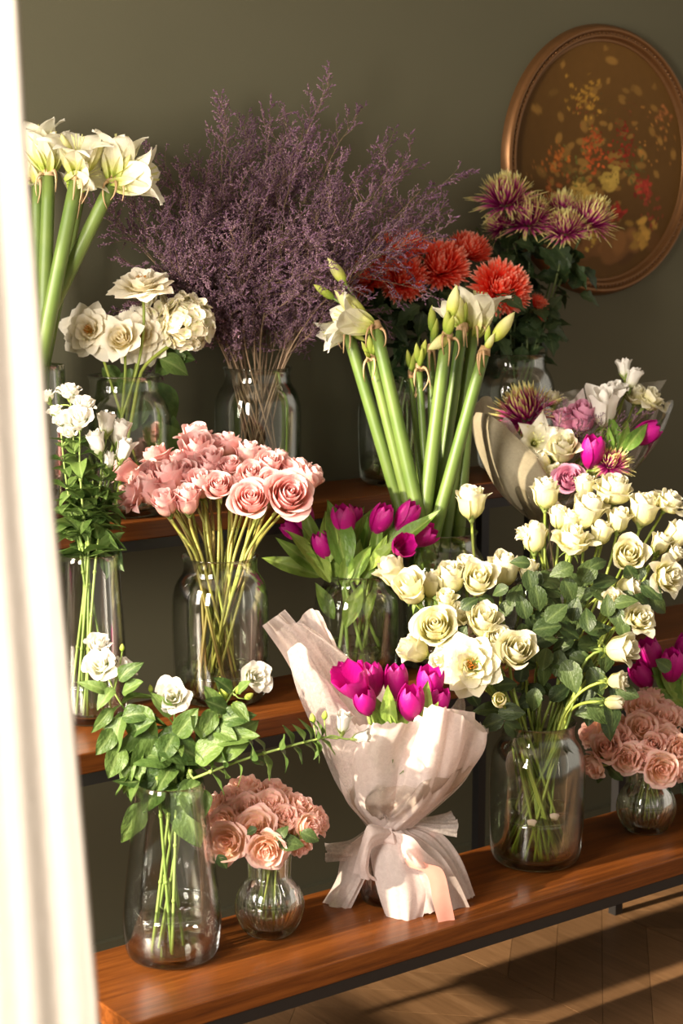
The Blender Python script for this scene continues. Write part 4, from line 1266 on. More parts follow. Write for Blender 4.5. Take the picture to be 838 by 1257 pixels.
def mum(v, px, py, dia, ax, lab, kind, doff, group, nl=6, mouth=None, bot=None, squash=.9):
    a = camdir(*ax)
    d = v['d'] + doff
    head = at(px, py, d)
    D = dia * (1.25 if kind == 'red' else 1.16) * d / FPX
    head[1] = min(head[1], WALL_Y - .54 * D - .02)
    if mouth is None:
        mouth, bot = vase_pts(v, head, .8)
    t = thing('chrysanthemum', lab, 'chrysanthemum', tuple(bot), group)
    o = np.array(t.location)
    link('bloom', MUM[kind][R_.randrange(3)], t, frame(head - o, a, R_.random() * 6, D) @ Matrix.Diagonal((1, 1, squash, 1)))
    c = put_stem(t, head - nrm(a) * D * .12, a, mouth, bot, .0028, M['mumstem'], L=.3)
    for i in range(nl):
        q = c[min(9, 2 + int(R_.random() * 8))]
        put_leaf(t, q, nrm(NR.randn(3) * .7 + nrm(head - mouth) * .3 + np.array([0, 0, -.15])), np.array([0, 0, 1]) + NR.randn(3) * .5, R_.uniform(.05, .085), 'mum')
    return t
gr_ = 'coral red chrysanthemums'
c_ = 'coral red chrysanthemum '
for q in [
 (441, 340, 56, (-.4, .6, .6), c_ + 'farthest left, low behind the amaryllis bud', -.02),
 (418, 328, 36, (-.8, .5, .1), 'deep red chrysanthemum, smallest, half lost in the statice at left', .05),
 (482, 308, 64, (-.1, .85, .5), c_ + 'with pale frosted crown, highest of the left ones', .02),
 (494, 342, 58, (0, .3, .9), c_ + 'drooping under the frosted one', -.05),
 (540, 327, 66, (.05, .55, .8), c_ + 'in the middle of the five big ones', -.02),
 (574, 308, 54, (.2, .85, .5), c_ + 'with cream shading at right, highest on the right side', .05),
 (614, 354, 68, (.2, .3, .9), c_ + 'largest round one directly above the upright amaryllis bloom', -.05)]:
    mum(V['red'], *q[:5], 'red', q[5], gr_, 9)
mum(V['pur'], 660, 378, 34, (.8, .3, .1), 'orange-red chrysanthemum, small side view, right of the big round one', 'red', -.05, gr_, 3)
gp_ = 'purple and lime chrysanthemums'
p_ = 'purple lime-tipped chrysanthemum '
for q in [
 (605, 243, 72, (-.1, .75, .6), p_ + 'highest, left edge of the oval painting behind it', -.03),
 (577, 277, 46, (-.7, .6, .1), p_ + 'small and dark, lowest left behind the coral ones', .06),
 (648, 268, 70, (-.1, .75, .55), p_ + 'wide, second from the left with long hanging petals', -.05),
 (690, 256, 56, (.05, .9, .1), p_ + 'rearmost, seen between the wide one and the right one', .05),
 (694, 280, 58, (0, .75, .6), p_ + 'small and low, in front between its two neighbours', -.07),
 (725, 268, 66, (.35, .7, .5), p_ + 'farthest right against the painting', -.02)]:
    mum(V['pur'], *q[:5], 'pur', q[5], gp_, 8)

# extra foliage low over the two jars
def extra_leaves(group, pts, kind, L=(.05, .08)):
    ts = [o for o in COL.objects if o.get('group') == group]
    for (px, py, d) in pts:
        p = at(px, py, d)
        put_leaf(R_.choice(ts), p, nrm(NR.randn(3) * .7), camdir(R_.uniform(-.4, .4), .6, 1), R_.uniform(*L), kind)
extra_leaves(gr_, [(R_.uniform(440, 610), R_.gauss(376, 14), V['red']['d'] + R_.uniform(-.07, .05)) for i in range(60)], 'mum')
extra_leaves(gp_, [(R_.uniform(585, 715), R_.gauss(325, 22), V['pur']['d'] + R_.uniform(-.07, .05)) for i in range(36)], 'mum')
extra_leaves(gp_, [(R_.uniform(600, 680), R_.gauss(400, 24), V['pur']['d'] + R_.uniform(-.06, .05)) for i in range(44)], 'mum')

# ------------------------------------------------------------------ open garden roses and hydrangea
gg = 'ivory garden roses in the left jar'
for (px, py, dp, st, ax, lab, do) in [
 (110, 406, 66, 'open', (-.15, .15, 1), 'fully open ivory rose with orange stamens at the left of the jar', -.03),
 (174, 349, 76, 'open', (-.05, .9, .5), 'ivory rose seen from the side, highest in the jar', -.06),
 (173, 411, 70, 'open', (.05, .1, 1), 'fully open ivory rose with orange stamens at the centre right of the jar', -.01),
 (148, 415, 50, 'loose', (-.05, .15, 1), 'smaller buttery ivory rose, half closed, between the two open ones', -.07)]:
    a = camdir(*ax)
    v = V['gr']
    head = at(px, py, v['d'] + do)
    D = dp * (v['d'] + do) / FPX
    mo, bo = vase_pts(v, head, .7)
    t = thing('garden_rose', lab, 'rose', tuple(bo), gg)
    bs = put_bloom(t, head, a, D, st, 'ivory', calyx=True, droop=1)
    if st == 'open':
        core, outs = proto('loose', 'ivory', 1)
        for m_ in outs[:6]:
            ch = [c for c in t.children if c.name.startswith('bloom')][0]
            link('petal', m_, ch, Matrix.Rotation(R_.random() * 6, 4, 'Z') @ Matrix.Diagonal((1.05, 1.05, .42, 1)) @ Matrix.Translation((0, 0, -.16)))
    c = put_stem(t, bs, a, mo, bo, .003, M['rosestem'])
    for (lx, ly, ang, L) in {110: [(125, 452, -30, .06)], 174: [(186, 470, -60, .11), (196, 440, -20, .07)], 173: [(172, 480, -110, .10), (195, 520, -70, .13)], 148: [(160, 452, -90, .09)]}[px]:
        aa = math.radians(ang)
        put_leaf(t, at(lx, ly, v['d'] - .01), camdir(math.cos(aa), math.sin(aa), 0), camdir(.2, .3, 1), L, 'gr')
v = V['gr']
head = at(229, 397, v['d'] - .01)
D = 72 * v['d'] / FPX
t = thing('hydrangea', 'round creamy hydrangea head at the right of the ivory roses', 'hydrangea', tuple(vase_pts(v, head)[1]))
o = np.array(t.location)
fm = MB()
for k in range(4):
    a = k * math.pi / 2
    u = np.linspace(-1, 1, 4)[None, :]
    vv = np.linspace(0, 1, 4)[:, None]
    wd = .42 * np.sin(math.pi * (.15 + .8 * vv)) * u
    ln = vv * .5 + 0 * u
    z = .16 * vv * (1 - .6 * vv) + .1 * np.abs(u) * vv
    P = np.stack([ln * math.cos(a) - wd * math.sin(a), ln * math.sin(a) + wd * math.cos(a), z], -1).reshape(-1, 3)
    fm.add(P, gridf(4, 4), np.stack([vv + 0 * u, np.abs(u) + 0 * vv, 0 * u * vv + k / 4], -1).reshape(-1, 3))
fme = fm.mesh('floret', M['hydra'])
def florets(cc, D, n, wherez=-.55):
    for i in range(n):
        f = 1 - (i + .5) / n * (1 - wherez)
        an = i * GA
        dr = np.array([math.sqrt(1 - f * f) * math.cos(an), math.sqrt(1 - f * f) * math.sin(an), f])
        Mr = frame((0, 0, 0), camdir(.25, .45, .9)).to_3x3()
        dr = np.array(Mr @ Vector(dr))
        link('floret', fme, t, frame(cc + dr * D * R_.uniform(.38, .46) - o, dr + NR.randn(3) * .4, R_.random() * 6, R_.uniform(.024, .031)))
florets(head, D, 110)
florets(at(192, 377, v['d'] + .01), 36 * v['d'] / FPX, 26)
mo, bo = vase_pts(v, head, .6)
put_stem(t, head, camdir(.3, .8, .2), mo, np.array(t.location), .004, M['rosestem'])
for (lx, ly, ang, L) in [(200, 432, -10, .07), (228, 436, 200, .06), (215, 440, -150, .06), (192, 500, -80, .12)]:
    aa = math.radians(ang)
    put_leaf(t, at(lx, ly, v['d'] + .02), camdir(math.cos(aa), math.sin(aa), 0), camdir(.2, .3, 1), L, 'gr')

# ------------------------------------------------------------------ dried purple statice
def statice_spray(seed):
    r = random.Random(seed)
    rs = np.random.RandomState(seed)
    tw, fl_ = MB(), MB()
    def floret(p, dn):
        dn = nrm(dn + rs.randn(3) * .4)
        s = r.uniform(.026, .044)
        h = nrm(np.cross(dn, rs.randn(3)))
        k = np.cross(dn, h)
        P = [p, p + dn * s * .6 + h * s * .30, p + dn * s * .6 - h * s * .15 + k * s * .26, p + dn * s * .6 - h * s * .15 - k * s * .26, p + dn * s * 1.3]
        rn = r.random()
        fl_.add(P, [(0, 1, 2), (0, 2, 3), (0, 3, 1), (4, 2, 1), (4, 3, 2), (4, 1, 3)], [(0, .5, rn), (.5, .5, rn), (.5, .5, rn), (.5, .5, rn), (1, .5, rn)])
    def branch(p, d, L, lvl):
        n = 5
        c = [p]
        cur, dd = np.array(p), nrm(d)
        side = nrm(np.cross(dd, rs.randn(3)))
        bendv = side * r.uniform(-.18, .18) + np.array([0, 0, .06])
        for i in range(n - 1):
            dd = nrm(dd + bendv + rs.randn(3) * .05)
            cur = cur + dd * L / (n - 1)
            c.append(cur)
        tube(tw, c, [.0045 / (1 + lvl), .003 / (1 + lvl)] if False else np.linspace(.0050, .0026, n) / (1 + .7 * lvl), 3, r.random(), cap=False)
        if lvl < 2:
            k = 8 if lvl == 0 else 5
            for i in range(k):
                s = (i + 1) / k * (n - 1)
                j = min(n - 2, int(s))
                q = c[j] + (c[j + 1] - c[j]) * (s - j)
                dv = nrm(nrm(c[j + 1] - c[j]) * .9 + nrm(rs.randn(3)) * .75)
                branch(q, dv, L * r.uniform(.34, .5) * (1 - .35 * i / k), lvl + 1)
        if lvl == 2:
            for i in range(7):
                s = (i + 1) / 7 * (n - 1)
                j = min(n - 2, int(s))
                q = c[j] + (c[j + 1] - c[j]) * (s - j)
                floret(q, dd)
    branch(np.zeros(3), np.array([0, 0, 1.0]), 1.0, 0)
    return tw.mesh('spray', M['twig']), fl_.mesh('blossom', M['floret'])
SPR = [statice_spray(i + 3) for i in range(5)]
v = V['st']
gs = 'dried statice sprigs'
tips = [(150, 345, -.02), (215, 375, .03), (122, 312, .0), (240, 400, .04), (372, 158, 0), (405, 190, -.05), (440, 230, .0), (480, 220, .05), (515, 235, 0), (528, 262, -.03), (500, 285, -.08), (470, 300, -.12), (440, 262, -.1), (345, 190, .05), (325, 208, -.05), (300, 205, 0), (276, 190, .05), (262, 196, -.05), (236, 215, 0),
        (215, 240, .04), (200, 270, -.04), (180, 262, .03), (155, 278, 0), (135, 300, -.04), (190, 310, -.1), (230, 290, -.12), (270, 260, -.12), (310, 250, -.14), (350, 240, -.13), (390, 260, -.12), (410, 320, -.1), (180, 335, .02), (250, 330, -.16), (300, 310, -.18), (345, 300, -.18), (385, 340, -.14), (330, 225, .1), (290, 240, .12)]
ex = {4: 'tallest dried purple statice sprig, its tip rising above all others', 9: 'dried purple statice sprig arching farthest right, above the coral chrysanthemums', 2: 'dried purple statice sprig reaching farthest left, behind the ivory roses'}
for i, (px, py, do) in enumerate(tips):
    tip = at(px, py, v['d'] + do * .8)
    if tip[1] > WALL_Y - .09:
        tip[1] = WALL_Y - .09
    mo, bo = vase_pts(v, tip, .85)
    t = thing('statice', ex.get(i, 'dried purple statice sprig in the ' + ('left' if px < 255 else 'middle' if px < 375 else 'right') + ' part of the cloud over the rear jar'), 'dried flower', tuple(bo), gs)
    o = np.array(t.location)
    H_ = np.linalg.norm(tip - mo)
    c = bezier(mo, mo + (mo - bo) * .5, mo * .35 + tip * .65 + np.array([0, 0, .02]), tip, 12)
    full = np.concatenate([[bo], [bo * .5 + mo * .5], c])
    m_ = MB()
    tube(m_, full - o, np.linspace(.0021, .0008, len(full)), 5)
    link('stem', m_.mesh('stem', M['twig']), t)
    for k in range(9):
        s = .10 + .88 * (k + R_.random() * .6) / 9
        j = int(s * 11)
        p, dd = c[j], nrm(c[min(11, j + 1)] - c[max(0, j - 1)])
        dv = nrm(dd + NR.randn(3) * .55 + np.array([0, 0, .15])) if k < 8 else dd
        sz = R_.uniform(.11, .17) * (.85 if s < .5 else 1)
        if (p + dv * sz)[1] > WALL_Y - .07:
            dv = nrm(dv * np.array([1, -1, 1]))
        if (p + dv * sz)[1] > WALL_Y - .07:
            dv = nrm(np.array([dv[0], -.3, abs(dv[2]) + .3]))
        a_, b2 = SPR[R_.randrange(5)]
        s_ = link('spray', a_, t, frame(p - o, dv, R_.random() * 6, sz))
        link('blossom', b2, s_, Matrix.Identity(4))

# ------------------------------------------------------------------ white eustoma (lisianthus)
def eustoma(v, path, heads, lab, group, doff=0.0, nl=10, ls=(.04, .06), buds=(), branchy=True, r=.0022, start=.05, stop=.95, droopy=0.0, mb=None):
    pts = [at(px, py, v['d'] + doff + dz) for (px, py, dz) in path]
    mo, bo = vase_pts(v, pts[-1], .8)
    t = thing('eustoma', lab, 'lisianthus', tuple(bo), group)
    o = np.array(t.location)
    c = catmull([bo, mo] + pts, 22)
    m_ = MB()
    tube(m_, c - o, np.linspace(r * 1.25, r * .75, 22), 6)
    for k in (2, 4, 6, 10, 14):
        tube(m_, [c[k] - o - nrm(c[k + 1] - c[k]) * .003, c[k] - o + nrm(c[k + 1] - c[k]) * .003], r * 1.6, 6)
    link('stem', m_.mesh('stem', M['estem']), t)
    for (px, py, dp, st, ax, dz) in heads:
        a = camdir(*ax)
        d = v['d'] + doff + dz
        h = at(px, py, d)
        D = dp * d / FPX * 1.22
        bs = put_bloom(t, h, a, D, st, 'white', droop=0)
        k = min(range(8, 22), key=lambda i: np.linalg.norm(c[i] - bs) + .004 * abs(21 - i))
        k = max(8, k - 2) if np.linalg.norm(c[k] - bs) < .03 else k
        m_ = MB()
        tube(m_, bezier(c[k], c[k] + (bs - c[k]) * .3 + np.array([0, 0, .01]), bs - nrm(a) * .02, bs, 7) - o, r * .7, 5)
        link('pedicel', m_.mesh('pedicel', M['estem']), t)
    for (px, py, Lp, ax) in buds:
        d = v['d'] + doff
        h = at(px, py, d)
        L = Lp * d / FPX
        a = camdir(*ax)
        link('bud', BUD['rosebud'], t, frame(h - o, a, 0, L))
        k = min(range(12, 22), key=lambda i: np.linalg.norm(c[i] - h))
        m_ = MB()
        tube(m_, [c[k] - o, (c[k] + h) / 2 - o + np.array([0, 0, -.004]), h - o], r * .5, 5)
        link('pedicel', m_.mesh('pedicel', M['estem']), t)
    for i in range(nl):
        s = start + (stop - start) * (i // 2 * 2 + 1) / nl
        ps = c[6:]
        j = min(len(ps) - 2, int(s * (len(ps) - 1)))
        dd = nrm(ps[j + 1] - ps[j])
        sd = nrm(np.cross(dd, camdir(.3, .2, 1)) if i % 4 < 2 else np.cross(dd, camdir(1, .2, .1)))
        sg = 1 if i % 2 else -1
        dirn = nrm(sd * sg * 1.0 + dd * R_.uniform(.1, .9) + np.array([0, 0, -droopy * R_.random()]) + NR.randn(3) * .2)
        nn = nrm(dd - sd * sg * .2 + NR.randn(3) * .25)
        put_leaf(t, ps[j], dirn, nn, R_.uniform(*ls) * (1 - .35 * s), 'eus', R_.uniform(.9, 1.3))
    return t
ge = 'white lisianthus in the tall middle vase'
v = V['tallE']
E_ = 'eustoma'
eus = 'white lisianthus '
eustoma(v, [(98, 620, 0), (92, 560, 0), (88, 500, 0)], [(86, 481, 32, E_, (0, .9, .3), 0), (58, 487, 24, E_, (-.3, .8, .3), 0)], eus + 'stem with the highest bloom beside the curtain, middle vase', ge, nl=16, ls=(.055, .08))
eustoma(v, [(102, 630, 0), (98, 570, 0), (98, 530, 0)], [(102, 498, 34, E_, (.2, .8, .4), 0), (96, 516, 40, E_, (0, .6, .7), -.03)], eus + 'stem with two large stacked blooms, middle vase', ge, doff=-.03, nl=16, ls=(.055, .08))
eustoma(v, [(90, 640, 0), (80, 580, 0), (75, 530, 0)], [(68, 505, 22, E_, (-.2, .7, .3), 0), (74, 517, 20, E_, (0, .6, .6), -.01), (86, 530, 24, E_, (0, .5, .6), -.01)], eus + 'stem with small low blooms touching the curtain, middle vase', ge, doff=-.02, nl=16, ls=(.055, .08))
eustoma(v, [(112, 630, 0), (122, 600, 0), (126, 560, 0)], [(130, 521, 24, 'ebud', (0, 1, .1), 0), (119, 545, 26, 'ebud', (-.2, .9, .3), -.02), (134, 566, 18, 'ebud', (0, .9, .1), 0)], eus + 'stem with slender upright blooms at the right of the middle vase', ge, nl=16, ls=(.05, .075))
eustoma(v, [(116, 640, 0), (128, 610, 0), (138, 575, 0)], [(146, 533, 28, 'ebud', (.2, 1, .1), 0), (152, 554, 25, 'ebud', (.35, .9, .2), -.02)], eus + 'stem with two tulip-shaped blooms farthest right in the middle vase', ge, doff=.02, nl=16, ls=(.05, .075))
for q in [(110, 655, 0), (125, 650, .02), (95, 650, .03), (104, 600, .04)]:
    eustoma(v, [(q[0], q[1], 0), (q[0] + 4, 590, 0)], [], 'leafy lisianthus stem without a bloom, in the middle vase under the white blooms', ge, doff=q[2], nl=16, ls=(.06, .085), droopy=.3)
gf = 'white lisianthus in the front tapered vase'
v = V['front']
eustoma(v, [(196, 940, 0), (165, 890, .0), (140, 850, 0)], [(120, 791, 34, E_, (.1, .8, .5), .02), (122, 816, 42, E_, (-.1, .4, .85), -.01), (153, 820, 34, E_, (.6, .7, .1), .02)], eus + 'stem with three blooms leaning left, front vase', gf, nl=22, ls=(.055, .085), start=0, r=.0024, droopy=.3, buds=[(150, 800, 10, (0, 1, 0))])
eustoma(v, [(214, 940, 0), (216, 915, 0), (214, 890, 0)], [(212, 856, 46, E_, (0, .25, .95), -.01)], eus + 'stem with one large bloom facing forward, centre of the front vase', gf, doff=-.03, nl=10, ls=(.05, .075), start=0, r=.0024, buds=[(186, 850, 10, (-.2, 1, 0))])
eustoma(v, [(232, 940, 0), (258, 895, 0), (285, 850, 0)], [(314, 830, 40, E_, (.3, .25, .9), -.01)], eus + 'stem with one round bloom and green buds at the right, front vase', gf, nl=18, ls=(.05, .08), start=0.1, r=.0024, buds=[(275, 860, 20, (0, 1, 0)), (262, 870, 16, (-.3, 1, 0)), (284, 872, 14, (.5, .8, 0)), (290, 852, 13, (.5, .8, 0)), (270, 842, 12, (0, 1, 0)), (300, 858, 13, (.8, .5, 0))])
eustoma(v, [(240, 955, 0), (300, 932, 0), (370, 912, 0), (400, 905, 0)], [(421, 888, 22, 'ebud', (.1, 1, .2), 0), (443, 905, 18, 'ebud', (.9, .2, .2), 0)], eus + 'stem stretching far right with small blooms over the pink wrap', gf, doff=-.04, nl=22, ls=(.045, .06), start=.3, stop=1.0, r=.0024, buds=[(385, 888, 13, (-.2, 1, 0)), (398, 884, 12, (.1, 1, 0))])
t = eustoma(v, [(190, 960, 0), (170, 935, 0), (168, 905, 0)], [], 'leafy lisianthus stem with large drooping leaves over the front vase rim', gf, doff=-.03, nl=14, ls=(.06, .09), start=0, r=.0024, droopy=1.2)
eustoma(v, [(205, 955, 0), (213, 925, 0)], [], 'short leafy lisianthus stem rising straight in the front vase', gf, nl=8, ls=(.05, .07), start=0, r=.0024)
eustoma(v, [(224, 955, 0), (238, 925, 0), (246, 905, 0)], [], 'short leafy lisianthus stem tilted right in the front vase', gf, doff=.02, nl=8, ls=(.05, .07), start=0, r=.0024)
for (x0, y0_, x1, y1_, w_) in [(190, 895, 140, 985, 1.4), (200, 900, 175, 1000, 1.5), (215, 930, 150, 915, 1.2), (175, 985, 150, 1035, 1.2), (190, 905, 250, 920, 1.2), (235, 965, 245, 1010, 1.6), (225, 960, 205, 1040, 1.4), (255, 930, 300, 880, 1.2), (240, 935, 272, 905, 1.4), (170, 865, 180, 925, 1.2),
                              (150, 880, 128, 925, 1.1), (215, 905, 243, 870, 1.0), (245, 960, 215, 985, 1.5), (262, 870, 248, 905, 1.2), (230, 990, 240, 1040, 1.5), (205, 940, 180, 975, 1.4),
 (140, 845, 118, 862, 1.1), (150, 850, 174, 836, 1.1), (138, 870, 116, 892, 1.1), (150, 880, 178, 868, 1.1), (132, 850, 110, 832, 1.0), (160, 900, 188, 884, 1.1), (142, 895, 118, 925, 1.2), (146, 835, 160, 812, 1.0), (150, 915, 132, 955, 1.2), (165, 930, 140, 960, 1.2),
 (285, 850, 268, 830, 1.0), (280, 872, 252, 858, 1.1), (272, 885, 302, 870, 1.1), (262, 893, 290, 908, 1.1), (292, 850, 306, 836, .9), (286, 862, 304, 882, 1.0), (270, 872, 256, 843, 1.0), (255, 905, 236, 878, 1.1), (262, 908, 318, 902, .9), (262, 880, 250, 925, 1.0), (210, 880, 190, 850, .9), (215, 900, 195, 935, 1.2)]:
    p0, p1 = at(x0, y0_, v['d'] - .04), at(x1, y1_, v['d'] - .07)
    put_leaf(t, p0, p1 - p0, camdir(R_.uniform(-.5, .5), .6, 1), np.linalg.norm(p1 - p0), 'eus', w_)
# ------------------------------------------------------------------ lofted sheets: rows of (px, py, depth)
def loft(name, rows, d, mat, parent, nu=26, nv=22, ruf=0.0, fr=5.0, ph=0.0, edge=0.0, th=0.0):
    G_ = [np.array([at(x, y, d + z) for (x, y, z) in r]) for r in rows]
    Rr = [catmull(r, nu) for r in G_]
    cols = np.array([catmull(np.array([r[i] for r in Rr]), nv) for i in range(nu)])   # nu, nv, 3
    P = np.transpose(cols, (1, 0, 2))
    du = np.gradient(P, axis=1)
    dv = np.gradient(P, axis=0)
    N = np.cross(du, dv)
    N /= (np.linalg.norm(N, axis=2)[..., None] + 1e-9)
    u = np.linspace(0, 1, nu)[None, :]
    v_ = np.linspace(0, 1, nv)[:, None]
    amp = ruf * (np.sin(u * fr * 6.28 + ph + 1.3 * np.sin(v_ * 3)) + .5 * np.sin(u * fr * 13.1 + ph * 2 + v_ * 4)) * (.25 + .75 * v_)
    P = P + N * amp[..., None]
    if edge:
        e = edge * (np.sin(u * 37 + ph) + np.sin(u * 91 + ph * 3)) * (v_ > .97)
        P = P + nrm([0, 0, 1]) * e[..., None]
    o = np.array(parent.location)
    m_ = MB()
    m_.add(P.reshape(-1, 3) - o, gridf(nu, nv), np.zeros((nu * nv, 3)))
    return link(name, m_.mesh(name, M[mat]), parent)

# ------------------------------------------------------------------ tulips in the blush wrap
vb = V['ribbed']
db = vb['d']
wr = thing('wrapped_bouquet', 'blush tissue wrap gathered with a bow round magenta tulips in the ribbed vase', 'flower wrap', (vb['c'][0], vb['c'][1], vb['top']))
# back sheets rising to the upper left
loft('wrap_sheet', [[(455, 1016, .02), (462, 1018, .03), (474, 1016, .04)], [(424, 970, .02), (440, 965, .06), (470, 950, .08)], [(390, 890, .0), (418, 880, .07), (450, 880, .09)],
     [(352, 815, -.01), (378, 800, .06), (402, 812, .08)], [(322, 768, -.01), (336, 758, .03), (350, 748, .06)]], db, 'tissue', wr, ruf=.003, fr=2)
loft('wrap_sheet', [[(460, 1016, .03), (474, 1016, .05), (490, 1014, .05)], [(432, 960, .04), (455, 955, .09), (500, 950, .09)], [(390, 870, .02), (425, 850, .09), (490, 860, .10)],
     [(352, 795, .0), (395, 785, .07), (450, 830, .09)], [(338, 776, -.01), (360, 764, .02), (378, 770, .05)]], db, 'tissue_thin', wr, ruf=.003, fr=3)
loft('wrap_sheet', [[(470, 1016, .04), (490, 1014, .06), (510, 1014, .05)], [(450, 960, .07), (490, 945, .11), (540, 950, .10)], [(408, 870, .08), (460, 850, .12), (545, 870, .12)],
     [(380, 800, .07), (410, 790, .11), (440, 840, .12)], [(360, 768, .06), (382, 747, .09), (396, 760, .08), (412, 795, .09)]], db, 'tissue', wr, ruf=.003, fr=3)
loft('wrap_sheet', [[(452, 1018, .0), (466, 1018, -.03), (478, 1018, -.04)], [(415, 965, .0), (435, 975, -.05), (465, 975, -.06)], [(390, 905, -.01), (405, 905, -.07), (450, 915, -.08)],
     [(366, 850, -.01), (385, 830, -.06), (425, 875, -.07)], [(352, 800, -.01), (370, 790, -.04), (395, 830, -.04), (440, 882, -.05)]], db, 'tissue_thin', wr, ruf=.002, fr=3)
# right-hand back sheet
loft('wrap_sheet', [[(480, 1018, .05), (495, 1018, .05), (505, 1018, .02)], [(520, 965, .09), (560, 960, .08), (565, 965, .02)], [(555, 915, .09), (590, 905, .06), (588, 925, .0)], [(560, 880, .08), (597, 893, .06), (594, 915, .0)]], db, 'tissue_thin', wr, ruf=.003, fr=3, edge=.003)
loft('wrap_sheet', [[(470, 1015, .05), (490, 1015, .05)], [(500, 940, .10), (545, 940, .10)], [(545, 880, .10), (570, 875, .10)], [(556, 866, .10), (567, 850, .10)]], db, 'tissue_thin', wr, ruf=.002, fr=2)
# front sheets with a folded rim
loft('wrap_sheet', [[(456, 1018, -.01), (470, 1020, -.035), (490, 1020, -.035)], [(425, 980, -.02), (455, 990, -.08), (505, 975, -.07)], [(418, 935, -.03), (450, 930, -.11), (510, 925, -.09)], [(435, 890, -.04), (470, 888, -.12), (520, 886, -.10)]], db, 'tissue', wr, ruf=.004, fr=3, edge=.002)
loft('wrap_sheet', [[(462, 1020, -.03), (482, 1022, -.045), (505, 1016, -.02)], [(470, 985, -.07), (520, 985, -.09), (560, 965, -.03)], [(490, 930, -.09), (535, 930, -.12), (590, 925, -.04)], [(513, 882, -.08), (530, 866, -.12), (560, 876, -.10), (595, 900, -.04)]], db, 'tissue', wr, ruf=.005, fr=4, ph=1.5, edge=.002)
loft('wrap_sheet', [[(470, 1018, -.03), (490, 1020, -.04), (502, 1016, -.01)], [(500, 985, -.07), (540, 975, -.07), (566, 955, -.01)], [(525, 920, -.09), (565, 920, -.09), (596, 905, -.02)], [(520, 876, -.09), (545, 870, -.10), (578, 874, -.05), (580, 882, -.02)]], db + .01, 'tissue', wr, ruf=.003, fr=3, ph=.5)
loft('wrap_sheet', [[(452, 1012, -.01), (475, 1012, -.03), (498, 1010, -.02)], [(428, 975, -.03), (480, 995, -.10), (560, 965, -.03)], [(440, 960, -.06), (500, 965, -.13), (580, 940, -.04)]], db - .01, 'cello', wr, ruf=.006, fr=4)
# skirt
sk = [
 ([(450, 1020, -.02), (468, 1022, -.04)], [(420, 1045, -.03), (440, 1050, -.06), (458, 1050, -.05)], [(412, 1078, -.03), (430, 1085, -.05), (450, 1075, -.05)], [(396, 1108, -.02), (412, 1118, -.04), (426, 1125, -.04)], 'tissue'),
 ([(452, 1015, -.01), (465, 1025, -.04)], [(430, 1030, -.01), (436, 1045, -.05), (452, 1052, -.05)], [(410, 1034, .0), (418, 1044, -.04), (430, 1056, -.05)], [(398, 1034, .01), (400, 1044, -.02), (399, 1058, -.03)], 'tissue_thin'),
 ([(460, 1020, -.04), (478, 1022, -.06), (488, 1022, -.05)], [(455, 1050, -.07), (480, 1055, -.09), (512, 1050, -.08)], [(462, 1090, -.08), (490, 1100, -.10), (530, 1090, -.08)], [(472, 1128, -.07), (495, 1138, -.10), (512, 1144, -.09)], 'tissue'),
 ([(475, 1020, -.05), (488, 1020, -.05), (498, 1018, -.03)], [(490, 1050, -.08), (515, 1052, -.08), (536, 1045, -.05)], [(500, 1085, -.09), (530, 1090, -.08), (560, 1080, -.05)], [(505, 1122, -.08), (535, 1120, -.08), (548, 1120, -.06), (581, 1126, -.03)], 'tissue'),
 ([(490, 1018, -.03), (498, 1012, .0)], [(520, 1035, -.05), (535, 1020, .0)], [(548, 1070, -.04), (562, 1050, .0)], [(566, 1108, -.03), (582, 1100, .0)], 'tissue'),
 ([(490, 1012, -.02), (496, 1005, .01)], [(520, 1018, -.03), (525, 1003, .02)], [(545, 1025, -.03), (545, 998, .03)], [(560, 1028, -.02), (562, 1010, .0), (553, 996, .03)], 'tissue_thin'),
]
for k, (a, b_, c, d_, mt) in enumerate(sk):
    loft('wrap_skirt', [a, b_, c, d_], db, mt, wr, ruf=.003, fr=2, ph=k, edge=.0015)
# bow loops of the same wrap
loft('bow_loop', [[(478, 1018, -.06), (484, 1024, -.06), (480, 1034, -.055)], [(452, 1012, -.10), (458, 1030, -.11), (455, 1045, -.08)], [(440, 1040, -.09), (448, 1062, -.11), (452, 1075, -.08)], [(433, 1072, -.07), (452, 1080, -.09), (468, 1082, -.07)]], db, 'tissue', wr, ruf=.003, fr=2)
loft('bow_loop', [[(480, 1020, -.06), (486, 1028, -.065), (482, 1036, -.06)], [(505, 1028, -.09), (500, 1045, -.11), (492, 1055, -.09)], [(520, 1045, -.09), (515, 1062, -.11), (500, 1062, -.08)], [(547, 1066, -.06), (530, 1072, -.08), (512, 1068, -.07)]], db, 'tissue', wr, ruf=.002, fr=2)
loft('bow_loop', [[(466, 1018, -.05), (480, 1016, -.06)], [(468, 1030, -.075), (484, 1034, -.08)], [(472, 1040, -.06), (484, 1042, -.06)]], db, 'tissue', wr)
rb = loft('ribbon', [[(494, 1038, -.085), (512, 1036, -.08)], [(500, 1062, -.105), (520, 1058, -.10)], [(524, 1074, -.105), (543, 1068, -.095)], [(532, 1110, -.11), (553, 1105, -.10)], [(540, 1140, -.11), (560, 1138, -.10)]], db, 'ribbon', wr, 8, 26, ruf=.002, fr=.4)
rb['label'] = 'pink satin ribbon tail'
for (xa, xb) in (((540, 1138), (550, 1138)), ((550, 1138), (560, 1138))):
    m_ = MB()
    q = [at(xa[0], xa[1], db - .11), at(xb[0], xb[1], db - .105), at(541 if xa[0] == 540 else 559, 1156 if xa[0] == 540 else 1152, db - .108)]
    m_.add(np.array(q) - np.array(wr.location), [(0, 1, 2)])
    link('ribbon_end', m_.mesh('ribbon_end', M['ribbon'], False), wr)
